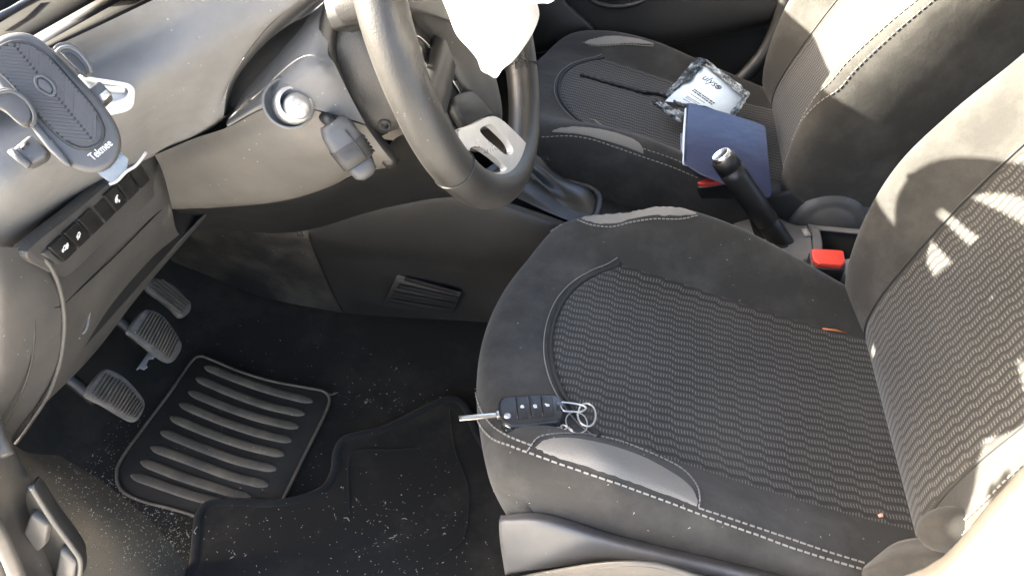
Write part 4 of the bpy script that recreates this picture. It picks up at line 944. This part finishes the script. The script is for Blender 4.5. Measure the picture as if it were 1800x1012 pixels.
# ------------------------------------------------------------------ footwell side trim with release handle, near B pillar
kick = thing('footwell_trim', 'grey brown side trim of the driver footwell with a recessed release handle', 'trim panel', P(60, 900, -.38))
rows = [[P(-80, 700, -.40), P(-10, 740, -.385), P(20, 775, -.365), P(50, 795, -.345), P(105, 800, -.30)],
        [P(-80, 800, -.41), P(-5, 820, -.400), P(50, 840, -.372), P(110, 845, -.340), P(185, 850, -.285)],
        [P(-80, 900, -.42), P(10, 900, -.410), P(80, 905, -.378), P(180, 915, -.338), P(275, 925, -.275)],
        [P(-80, 1000, -.43), P(40, 990, -.418), P(120, 985, -.382), P(235, 990, -.338), P(335, 1003, -.272)],
        [P(-80, 1100, -.435), P(60, 1080, -.424), P(160, 1070, -.388), P(280, 1060, -.340), P(385, 1070, -.272)]]
patch('side_carpet', [[p + V((.0, .0, -.0)) for p in r] for r in rows], M['dirt'], kick, 40, 40, 0)
kvs = [p for q in surf(rows, 40, 40) for p in q]
KB = BVHTree.FromPolygons(kvs, [(a * 40 + b, a * 40 + b + 1, (a + 1) * 40 + b + 1, (a + 1) * 40 + b) for a in range(39) for b in range(39)])
random.seed(31); cr_v, cr_f = [], []
for n_, u0, v0, su, sv in ((420, 285, 945, 55, 40), (160, 190, 880, 55, 45), (120, 120, 860, 40, 40)):
    for _ in range(n_):
        u, v = random.gauss(u0, su), random.gauss(v0, sv); hh = KB.ray_cast(CAM, ray(u, v).normalized())
        p = hh[0] + V((0, 0, .001)) if hh[0] else P(u, v, z=.003)
        if hh[0] or (-.40 < p.y < .1): crumb(p, random.uniform(.0004, .0010), random.uniform(1, 2))
for _ in range(350):
    u, v = random.gauss(130, 60), random.gauss(770, 60); p = P(u, v, z=.003)
    if -.33 < p.y < .1: crumb(p, random.uniform(.0004, .0009), random.uniform(1, 2))
o = mk('grit', cr_v, cr_f, M['crumb'], None, False); o['kind'] = 'stuff'
tr = [[P(-90, 690, -.425), P(-20, 728, -.41), P(12, 760, -.392), P(30, 800, -.385)],
      [P(-90, 800, -.445), P(-10, 810, -.43), P(28, 822, -.405), P(52, 838, -.392)],
      [P(-90, 900, -.465), P(-20, 900, -.45), P(20, 902, -.42), P(62, 880, -.392)],
      [P(-90, 1010, -.48), P(0, 1000, -.46), P(60, 985, -.425), P(120, 960, -.392)],
      [P(-90, 1100, -.49), P(40, 1080, -.47), P(110, 1060, -.43), P(150, 1040, -.395)]]
patch('sill_trim', tr, M['sill'], kick, 40, 36, 0)
prism('handle_recess', spl([P(u, v, -.4165) for u, v in ((44, 872), (56, 856), (90, 905), (132, 962), (140, 985), (137, 1020), (100, 1020), (86, 985), (62, 930), (50, 900))], 40, True), V((0, .012, 0)), M['black'], kick, .001)
tube('recess_lip', spl([P(u, v, -.423) for u, v in ((54, 853), (72, 882), (98, 922), (128, 962), (141, 985), (139, 1020))], 30),   .0028, M['low'], kick, 8)
prism('release_handle', [P(u, v, -.424) for u, v in ((52, 905), (84, 925), (78, 960), (64, 972), (40, 938))], V((0, .01, 0)), M['low'], kick, .003)
prism('release_handle', [P(u, v, -.425) for u, v in ((103, 968), (134, 992), (128, 1030), (92, 1030))], V((0, .012, 0)), M['low'], kick, .004)
tube('door_seal', [P(-40, 880, -.50), P(0, 940, -.50), P(22, 990, -.50), P(40, 1040, -.50)], .006, M['sill'], kick, 10)
tube('door_seal', [P(-30, 700, -.40), P(-2, 770, -.41), P(10, 800, -.42)], .006, M['sill'], kick, 10)

pil = thing('pillar_trim', 'sunlit cream plastic trim of the near door pillar in the bottom right corner', 'pillar trim', P(1720, 960, -.40))
pe = [P(1640, 1012, -.375), P(1722, 922, -.375), P(1800, 836, -.375), P(1900, 726, -.375)]; pa = pe[0]
path = spl([V((pa.x + .02, 0, .02)), V((pa.x - .015, 0, .2)), V((pa.x - .03, 0, pa.z - .12)), V((pa.x - .022, 0, pa.z - .05))] + [V((p.x, 0, p.z)) for p in pe] + [V((pe[3].x + .05, 0, pe[3].z + .12)), V((pe[3].x + .06, 0, 1.06))], 60)
rows = []
for k, p in enumerate(path):
    t = (path[min(k + 1, 59)] - path[max(k - 1, 0)]).normalized(); q = V((t.z, 0, -t.x))
    rows.append([V((p.x, -.355, p.z)) + q * .012, V((p.x, -.375, p.z)), V((p.x, -.392, p.z)) + q * .004, V((p.x, -.408, p.z)) + q * .024, V((p.x, -.420, p.z)) + q * .07, V((p.x, -.424, p.z)) + q * .13])
patch('trim_cover', rows, M['pillar'], pil, 30, 30, .006)

# ------------------------------------------------------------------ passenger door, far pillar, far dash side
door = thing('passenger_door', 'dark inner panel of the closed passenger door beyond the far seat', 'car door', (.2, 1.02, 0))
rows = [Q((850, -80, 1.03), (960, -110, 1.03), (1130, -120, 1.03), (1240, -125, 1.03), (1420, -160, 1.03)),
        Q((880, 0, 1.03), (1000, -30, 1.02), (1130, -45, .995), (1240, -50, .985), (1405, -70, .985)),
        Q((900, 40, 1.03), (1050, 20, 1.005), (1145, 10, .985), (1240, -5, .975), (1385, -20, .975)),
        Q((910, 70, 1.03), (1075, 62, .997), (1148, 68, .982), (1240, 55, .974), (1360, 32, .974)),
        Q((915, 80, 1.03), (1082, 72, 1.015), (1150, 78, 1.012), (1240, 66, 1.010), (1356, 44, 1.010)),
        Q((920, 95, 1.03), (1090, 90, 1.03), (1155, 92, 1.03), (1240, 82, 1.028), (1350, 62, 1.028)),
        Q((930, 180, 1.03), (1110, 170, 1.03), (1165, 170, 1.03), (1240, 170, 1.028), (1340, 150, 1.028)),
        Q((940, 300, 1.03), (1120, 290, 1.03), (1175, 290, 1.03), (1250, 290, 1.028), (1340, 270, 1.028))]
patch('door_panel', rows, M['dark'], door, 90, 60, .01)
sp = P(1085, -12, 1.0)
tube('speaker_edge', spl(Q((1030, -8, 1.0), (1050, 6, .998), (1080, 12, .996), (1115, 8, .994), (1150, -6, .992)), 24), .006, M['black'], door, 8)
prism('speaker_pocket', spl(Q((1036, -12, 1.003), (1055, 2, 1.0), (1082, 7, .998), (1112, 3, .996), (1150, -14, .994), (1090, -50, 1.003)), 30, True), V((0, .01, 0)), M['black'], door, .002)
ff = thing('side_trim', 'dark smooth trim of the far footwell beside the airbag', 'trim panel', P(980, 40, .97))
prism('trim_panel', spl(Q((880, -60, .97), (960, -30, .97), (1000, 12, .97), (1036, 44, .97), (1044, 58, .97), (1034, 72, .97), (1000, 84, .97), (930, 100, .97), (860, 120, .97)), 50, True), V((0, .02, 0)), M['black'], ff, .006)
tag(tube('door_seal', spl(Q((1395, -50, .975), (1382, 0, .972), (1368, 45, .965), (1345, 92, .955), (1308, 135, .945), (1270, 165, .94)), 40), .017, M['black'], None, 14), 'thick black rubber door seal curving down in front of the far pillar', 'door seal')
fp = thing('far_pillar', 'black lower trim of the far door pillar behind the curved door seal', 'pillar trim', P(1420, 60, .99))
prism('lower_cover', Q((1300, 168, .985), (1345, 100, .985), (1385, 20, .985), (1400, 300, .985), (1280, 300, .985)), V((0, .02, 0)), M['black'], fp, .002)
tag(tube('seat_piping', spl(Q((1290, 172, .935), (1318, 162, .93), (1345, 153, .925), (1376, 142, .92)), 16), .0016, M['grey'], None, 6), 'thin pale piping along the far edge of the passenger seat', 'piping')

# ------------------------------------------------------------------ car key and its rings on the driver seat
h_ = DC.hit(930, 730); kp, kn_ = h_[0], (h_[1] + V((0, 0, 1.0))).normalized()
KO = kp + kn_ * .011                                   # plane of the key's upper face
def K(u, v, k=0): return PP(u, v, KO + kn_ * k, kn_)
key = thing('car_key', 'black flip key with three buttons and its steel blade folded out on the driver seat', 'car key', kp)
prism('body', spl([K(*p) for p in ((876, 708), (884, 697), (900, 695), (960, 692), (982, 695), (992, 708), (991, 724), (984, 738), (960, 742), (910, 748), (890, 744), (879, 730))], 60, True), -kn_ * .0115, M['key'] if 'key' in M else M.setdefault('key', plastic('key shell', (.016, .017, .020), .34, 900, .1, .08)), key, .003)
prism('hinge_end', [K(u, v, -.003) for u, v in ((884, 742), (906, 750), (902, 757), (890, 756), (880, 746))], -kn_ * .006, M['gloss'], key, .001)
tube('hinge_edge', [K(884, 744, .0002), K(897, 752, .0002)], .0008, M['brass'], key, 6)
q = K(892, 731, .0004); lathe('release_button', q, kn_, [(.0042, -.002), (.0041, .0012), (.0032, .0022), (.0002, .0026)], M['silver'], key, 24)
for i, ((a, b), sym) in enumerate((((907, 927), [[(-.3, -.25), (.3, -.25), (.3, .2), (-.3, .2), (-.3, -.25)], circ(0, .25, .22, 0, 180, 8), [(-.08, -.05), (.08, -.05)]]), ((930, 949), [circ(0, .1, .30), [(-.2, -.3), (-.25, -.55)], [(.05, -.3), (.02, -.6)], [(.25, -.25), (.28, -.55)]]), ((951, 972), [[(-.3, -.25), (.3, -.25), (.3, .2), (-.3, .2), (-.3, -.25)], circ(-.35, .25, .2, 0, 180, 8), [(-.08, -.05), (.08, -.05)]]))):
    y0, y1 = 698 - i * .8, 735 - i * 2
    bt_ = prism('button', [K(a + 1, y0, .0009), K(b - 1, y0 - .6, .0009), K(b + 2, y1 - 1, .0009), K(a + 4, y1, .0009)], -kn_ * .003, M['black'], key, .0006)
    c_ = K((a + b) / 2 + 1, (y0 + y1) / 2 - 2, .00115); ex = (K(b, y0, .001) - K(a, y0, .001)).normalized(); ey = kn_.cross(ex)
    symbol(bt_, c_, ex * .0052, ey * .0052, sym, nn=kn_, wd=.10)
    tube('button_groove', [K(a - .5, y0 - 1, .0004), K(a + 3, y1 + 1, .0004)], .0005, M['gloss'], key, 6)
b0, b1 = K(878, 729, -.005), K(807, 735, -.003); bd = (b1 - b0).normalized(); bs = kn_.cross(bd)
box('blade', (b0 + b1) / 2, (b1 - b0) / 2, bs * .0034, kn_ * .0011, M['brass'], key, .0006)
box('blade_groove', (b0 + b1) / 2 + kn_ * .0011 - bs * .0006, (b1 - b0) * .45, bs * .0008, kn_ * .0003, M['steel'], key, .0002)
box('blade_root', b0 + bd * .001, bd * .0026, bs * .0046, kn_ * .0026, M['steel'], key, .0008)
prism('ring_slot', [K(u, v, .0003) for u, v in ((977, 706), (986, 704), (991, 712), (989, 722), (979, 722))], -kn_ * .002, M['gloss'], key, .0004)
def kring(name, label, px, r, k, kk):
    pts = spl([K(u, v, k + kk * (i % 2)) for i, (u, v) in enumerate(px)], 48, True)
    return tag(tube(name, pts, r, M['steel'], None, 10, True), label, 'key ring', 'rings on the car key')
kring('key_ring', 'flattened steel ring running through the slot of the car key', ((984, 709), (992, 707), (1010, 709), (1024, 712), (1030, 717), (1022, 723), (1005, 723), (990, 721)), .0012, -.001, .0004)
kring('key_ring', 'round steel split ring at the far right of the key bunch', ((1017, 722), (1022, 712), (1033, 709), (1043, 716), (1047, 730), (1043, 744), (1033, 749), (1022, 744), (1016, 734)), .0012, -.002, .0003)
kring('key_ring', 'thin steel ring below the others, carrying a small clasp', ((995, 735), (1002, 726), (1014, 724), (1026, 730), (1032, 742), (1030, 755), (1018, 761), (1004, 757), (996, 746)), .0008, -.007, .0003)
cl = thing('swivel_clasp', 'tiny steel swivel clasp hanging on the thin key ring beside the key', 'clasp', K(985, 752, -.008))
tube('barrel', [K(961, 753, -.008), K(966, 753, -.008), K(967, 752.8, -.008), K(976, 752, -.008), K(985, 751, -.008)], [.0016, .0016, .0012, .0014, .0012], M['steel'], cl, 12)
tube('hook', spl([K(u, v, -.008) for u, v in ((986, 748), (992, 747), (1000, 752), (1006, 756), (1000, 760), (990, 759), (987, 752))], 24, True), .0010, M['steel'], cl, 8, True)
tube('latch', [K(989, 757, -.007), K(996, 752, -.006), K(1001, 750, -.007)], .0008, M['steel'], cl, 8)

# ------------------------------------------------------------------ phone holder clipped to the left vent
ph = thing('phone_holder', 'black phone holder with ribbed oval pad clipped to the left air vent', 'phone holder', P(100, 180, -.335))
HO = P(100, 180, -.335); HN = V((.50, -.60, .62)).normalized()
def HP(u, v, k=0): return PP(u, v, HO + HN * k, HN)
M['holder'] = plastic('phone holder plastic', (.050, .051, .053), .5, 900, .12, .15)
M['pad'] = plastic('phone holder pad', (.042, .042, .043), .6, 900, .12, .15)
plate = [(-22, 84), (-2, 62), (30, 54), (62, 62), (98, 92), (140, 136), (184, 186), (206, 222), (212, 250), (206, 276), (188, 296), (158, 302), (126, 292), (88, 262), (50, 218), (8, 170), (-20, 128)]
inner = [(-18, 100), (0, 84), (24, 74), (52, 78), (84, 100), (122, 142), (160, 186), (178, 216), (181, 238), (172, 254), (150, 261), (124, 254), (92, 228), (54, 184), (14, 140), (-10, 118)]
prism('back_plate', spl([HP(*p) for p in plate], 90, True), -HN * .011, M['holder'], ph, .004)
pad_o = prism('pad', spl([HP(u, v, .0012) for u, v in inner], 80, True), -HN * .003, M['pad'], ph, .0008)
tube('pad_groove', spl([HP(u, v, .0008) for u, v in inner], 90, True), .0013, M['black'], ph, 8, True)
def inside(u, v):
    c = False; n = len(inner)
    for i in range(n):
        (x1, y1), (x2, y2) = inner[i], inner[i - 1]
        if (y1 > v) != (y2 > v) and u < (x2 - x1) * (v - y1) / (y2 - y1) + x1: c = not c
    return c
items = []
for k in range(27):                                     # chevron ribs from the long axis outwards
    a = lerp2((18, 70), (168, 252), (k + .5) / 27)
    for d in ((-1.0, -.10), (.02, -1.0)):
        t = 0; last = None
        while t < 110:
            u, v = a[0] + d[0] * t, a[1] + d[1] * t
            if inside(u, v): last = (u, v)
            t += 2
        st = (a[0] + d[0] * 2, a[1] + d[1] * 2)
        if last and inside(*st) and abs(last[0] - st[0]) + abs(last[1] - st[1]) > 6:
            p, q = HP(*st, .0014), HP(*last, .0014); e = (q - p) / 2
            items.append(((p + q) / 2, e, HN.cross(e.normalized()) * .0011, HN * .0007))
join_boxes('pad_ribs', items, M['pad'], pad_o)
prism('pad_button', spl([HP(u, v, .003) for u, v in ((66, 140), (74, 138), (86, 146), (92, 156), (88, 164), (78, 160), (68, 152))], 30, True), -HN * .003, M['holder'], ph, .0008)
tube('button_rim', spl([HP(u, v, .0022) for u, v in ((62, 138), (74, 134), (90, 144), (97, 157), (92, 168), (78, 164), (66, 154))], 40, True), .0011, M['trim'], ph, 6, True)
# clamp arms: the far one, the near one, two feet
def arm_(name, px, base, hgt, mt, rim=True, par=ph):
    lo = spl([HP(u, v, base) for u, v in px], 44, True)
    prism(name, [p + HN * hgt for p in lo], -HN * hgt, M[mt], par, .003)
arm_('clamp_arm', ((98, 92), (108, 84), (124, 83), (142, 94), (156, 112), (162, 126), (158, 134), (148, 136), (126, 116), (108, 98)), -.002, .010, 'holder')
prism('clamp_face', spl([HP(u, v, .0095) for u, v in ((112, 94), (122, 92), (136, 102), (150, 118), (153, 128), (146, 131), (130, 116), (116, 102))], 30, True), -HN * .003, M['black'], ph, .001)
tube('clamp_edge', spl([HP(u, v, .0085) for u, v in ((99, 92), (110, 84), (126, 84), (143, 96), (158, 116), (161, 128))], 24), .0013, M['trim'], ph, 8)
arm_('clamp_arm', ((-20, 172), (0, 164), (22, 162), (44, 176), (58, 196), (60, 214), (48, 226), (30, 216), (12, 200), (-10, 188)), .0, .012, 'pad')
tube('clamp_edge', spl([HP(u, v, .012) for u, v in ((-20, 172), (0, 163), (22, 161), (45, 175), (59, 196), (61, 212), (56, 222))], 24), .0014, M['holder'], ph, 8)
prism('plate_edge', [HP(u, v, .003) for u, v in ((49, 218), (60, 210), (112, 270), (126, 293), (112, 288), (84, 262))], -HN * .008, M['trim'], ph, .002)
prism('lower_foot', [HP(u, v, -.004) for u, v in ((18, 264), (52, 236), (84, 262), (80, 276), (50, 292), (22, 276))], -HN * .018, M['holder'], ph, .002)
tube('foot_edge', [HP(18, 264, -.003), HP(36, 280, -.003), HP(52, 292, -.003)], .0026, M['trim'], ph, 8)
box('foot_mark', HP(44, 256, -.0036), (HP(50, 250, 0) - HP(38, 262, 0)) / 2, HN.cross((HP(50, 250, 0) - HP(38, 262, 0)).normalized()) * .0012, HN * .0004, M['black'], ph, 0)
prism('side_foot', [HP(u, v, -.004) for u, v in ((152, 158), (174, 140), (198, 166), (180, 184), (172, 186))], -HN * .015, M['holder'], ph, .002)
box('foot_mark', HP(184, 168, -.0036), (HP(191, 162, 0) - HP(177, 174, 0)) / 2, HN.cross((HP(191, 162, 0) - HP(177, 174, 0)).normalized()) * .0022, HN * .0004, M['silver'], ph, 0)
tube('vent_bar', [P(-30, 345, -.345), P(0, 315, -.34), P(30, 288, -.335)], .004, M['trim'], ph, 12)
tx = (HP(194, 249, 0) - HP(160, 277, 0)); te = tx.normalized()
ty = HN.cross(te); text('lettering', 'Tekmee', HP(177, 264, .0006), te * .0052, ty * .0075, M['white'], ph)
M['clear'] = (lambda a: (a.col((.72, .80, .86)), a.set(Roughness=.12, Transmission_Weight=.85, IOR=1.35), a.m)[-1])(N('clear plastic'))
prism('clear_strip', [HP(u, v, -.004) for u, v in ((164, 294), (206, 262), (226, 280), (222, 300), (196, 322), (178, 310))], -HN * .002, M['clear'], ph, .0006)
tube('strip_edge', spl([HP(u, v, -.002) for u, v in ((192, 324), (206, 318), (222, 302), (240, 290), (257, 268))], 20), .0020, M['headliner'], ph, 8, flat=.5)

# ------------------------------------------------------------------ passenger seat: packet, folder, rod, twig
def SPt(u, v, off): 
    h = PC.hit(u, v); return (h[0] + V((0, 0, off))) if h else P(u, v, z=.34 + off)
f0 = P(1270, 260, z=.372); FNm = V((-.06, -.26, .96)).normalized()
def FP(u, v, k=0): return PP(u, v, f0 + FNm * k, FNm)
M['navy'] = (lambda a: (a.col(a.mix(a.noise(26, 4), (.011, .019, .056), (.017, .027, .072))), a.set(Roughness=.33, Specular_IOR_Level=.5), a.bump(a.noise(12, 3), .35, .01), a.m)[-1])(N('navy vinyl'))
M['paper'] = simple('bluish white paper', (.62, .73, .82), .7)
fol = thing('document_folder', 'navy blue vinyl folder leaning on the passenger seat against its backrest', 'folder', FP(1270, 260, -.02))
fpx = [(1208, 182), (1216, 181), (1280, 199), (1342, 219), (1347, 226), (1351, 280), (1357, 338), (1352, 347), (1330, 345), (1290, 330), (1230, 305), (1203, 288), (1204, 250)]
def fsurf(k, par, mat, name, thick):
    prism(name, [FP(u, v, k) for u, v in fpx], -FNm * thick, M[mat], par, .002)
fsurf(.006, fol, 'navy', 'front_cover', .0025)
prism('papers', [FP(u, v, .002) for u, v in ((1204, 190), (1214, 186), (1340, 224), (1348, 335), (1200, 286), (1200, 240))], -FNm * .006, M['paper'], fol, .001)
prism('back_cover', [FP(u, v, -.006) for u, v in ((1198, 234), (1206, 230), (1345, 228), (1355, 344), (1225, 303), (1196, 283))], -FNm * .002, M['navy'], fol, .001)
prism('clear_flap', [FP(u, v, -.003) for u, v in ((1195, 236), (1204, 234), (1206, 280), (1196, 280))], -FNm * .0008, M['clear'], fol, 0)
tube('spine_edge', [FP(1209, 183, .0045), FP(1206, 235, .0045), FP(1204, 285, .0045)], .0022, M['navy'], fol, 8)
bpy.data.objects['papers']['label'] = 'pale papers showing at the folder edge'

pk = thing('plastic_packet', 'clear plastic packet holding a white printed leaflet with grey logo on the passenger seat', 'packet', P(1240, 160, z=.37))
p0 = P(1240, 160, z=.385); PN = V((-.10, -.20, .97)).normalized()
def KP(u, v, k=0): return PP(u, v, p0 + PN * k, PN)
random.seed(21)
M['film'] = (lambda a: (a.col(a.mix(a.ramp(a.noise(55, 4), [(.45, 0.0), (.6, 1.0)]), (.10, .13, .15), (.75, .82, .86))), a.set(Roughness=.07, Specular_IOR_Level=.9, Transmission_Weight=.55, IOR=1.4), a.bump(a.noise(38, 4), 1.0, .02), a.m)[-1])(N('crinkled clear film'))
M['filmdark'] = M['film']
def crumple(name, corners, n, k, amp, mat, par, sd=1, thick=.0006):
    rnd = random.Random(sd); rows = []
    fr = [(rnd.uniform(20, 60), rnd.uniform(20, 60), rnd.uniform(0, 6)) for _ in range(5)]
    for i in range(n):
        r = []
        for j in range(n):
            f, g = i / (n - 1), j / (n - 1); a = lerp2(corners[0], corners[1], g); b = lerp2(corners[3], corners[2], g); c = lerp2(a, b, f)
            w_ = sum(abs(math.sin(x * f * .35 + y * g * .35 + z)) for x, y, z in fr) / 5 - .6
            r.append(KP(c[0] + rnd.uniform(-1, 1) * (1.6 if i in (0, n - 1) or j in (0, n - 1) else .2), c[1] + rnd.uniform(-1, 1) * (1.2 if i in (0, n - 1) or j in (0, n - 1) else .2), k + amp * w_ * 2 + rnd.uniform(-.15, .15) * amp))
        rows.append(r)
    return grid(name, rows, mat, par, thick)
crumple('wrapper_back', [(1226, 101), (1318, 166), (1285, 214), (1168, 166)], 22, -.004, .004, M['film'], pk, 4)
lf = [(1238, 112), (1258, 120), (1286, 142), (1306, 170), (1281, 203), (1240, 186), (1169, 178), (1205, 143)]
leaf = prism('leaflet', [KP(u, v, .0) for u, v in lf], -PN * .0008, M['paper'], pk, 0)
for sd, cs in ((7, [(1226, 101), (1243, 105), (1212, 140), (1168, 165)]), (8, [(1243, 105), (1319, 164), (1309, 172), (1236, 112)]), (9, [(1319, 164), (1288, 214), (1278, 206), (1307, 168)])):
    crumple('wrapper_edge', cs, 14, .004, .006, M['film'], pk, sd)
crumple('wrapper_fold', [(1146, 178), (1160, 177), (1206, 200), (1200, 217)], 14, .003, .006, M['film'], pk, 12)
crumple('wrapper_fold', [(1142, 181), (1152, 184), (1204, 207), (1198, 216)], 12, .0, .004, M['film'], pk, 13)
gm = simple('grey print', (.035, .04, .05), .7)
la = (KP(1265, 152, .0003) - KP(1243, 137, .0003)); le = la.normalized(); lu = PN.cross(le)
text('lettering', 'ulys', KP(1248.5, 142.5, .0004), le * .0245, lu * .0265, gm, leaf)
q = KP(1262.5, 153.5, .0004); tube('logo_ring', ring(q, le * .0056, lu * .0056, 28), .0010, gm, leaf, 6, True)
symbol(leaf, q, le * .006, lu * .006, [circ(0, 0, .35, -60, 200, 10), [(0, 0), (.35, 0)], [(-.1, -.1), (-.2, -.6)]], nn=PN, wd=.16); bpy.context.scene.objects[-1] if False else None
for o in list(leaf.children):
    if o.name.startswith('symbol'): o.data.materials.clear(); o.data.materials.append(gm)
items = []; random.seed(4)
for r, (a, b) in enumerate((((1220, 157), (1256, 182)), ((1217, 159), (1252, 184)), ((1214, 165), (1240, 182)), ((1207, 169), (1232, 184)), ((1205, 171), (1226, 184)), ((1201, 174), (1214, 181)))):
    f = 0
    while f < .95:
        l = random.uniform(.04, .12); x, y = lerp2(a, b, f), lerp2(a, b, min(1, f + l)); p, q = KP(*x, .0003), KP(*y, .0003); e = (q - p) / 2
        items.append(((p + q) / 2, e, PN.cross(e.normalized()) * (.0016 if r < 2 else .0007), PN * .0002)); f += l + random.uniform(.015, .04)
join_boxes('print_lines', items, gm, leaf)
rod = [SPt(1020, 136, .006), SPt(1040, 141, .006), SPt(1070, 150, .006), SPt(1100, 158, .006), SPt(1130, 167, .007), SPt(1165, 175, .010), KP(1190, 182, .007), KP(1210, 190, .007)]
rp = spl(rod, 160)
tag(tube('twisted_rod', rp, [.0042 + .0010 * math.sin(i * .55) for i in range(160)], M['black'], None, 10), 'thin black twisted rod lying across the passenger seat cushion', 'rod')
tw = [SPt(1035, 212, .003), SPt(1045, 216, .005), SPt(1056, 222, .003)]
tag(tube('twig', tw, [.0012, .0016, .0008], M['crumb'], None, 6), 'short straw coloured twig on the passenger seat cushion', 'twig')
# litter on the driver seat
def bit(name, u, v, lab, cat, col, px2, r):
    a, b = DC.hit(u, v), DC.hit(*px2)
    if a and b: tag(tube(name, [a[0] + a[1] * .002, (a[0] + b[0]) / 2 + a[1] * .005, b[0] + b[1] * .002], [r, r * 1.2, r * .5], col, None, 6), lab, cat)
bit('orange_scrap', 1445, 578, 'thin orange scrap caught at the back seam of the driver cushion', 'scrap', simple('orange scrap', (.5, .16, .05), .7), (1488, 586), .0012)
bit('pink_crumb', 1543, 908, 'small pinkish crumb on the near rear corner of driver seat', 'crumb', simple('pink crumb', (.55, .30, .22), .8), (1550, 909), .0022)
lv, lf_ = [], []; cr_v, cr_f = lv, lf_
random.seed(9)
for _ in range(110):
    hh = DC.hit(random.uniform(870, 1560), random.uniform(420, 960))
    if hh: crumb(hh[0] + hh[1] * .001, random.uniform(.0004, .0009), random.uniform(1, 2.5))
o = mk('lint', lv, lf_, M['crumb'], None, False); o['kind'] = 'stuff'
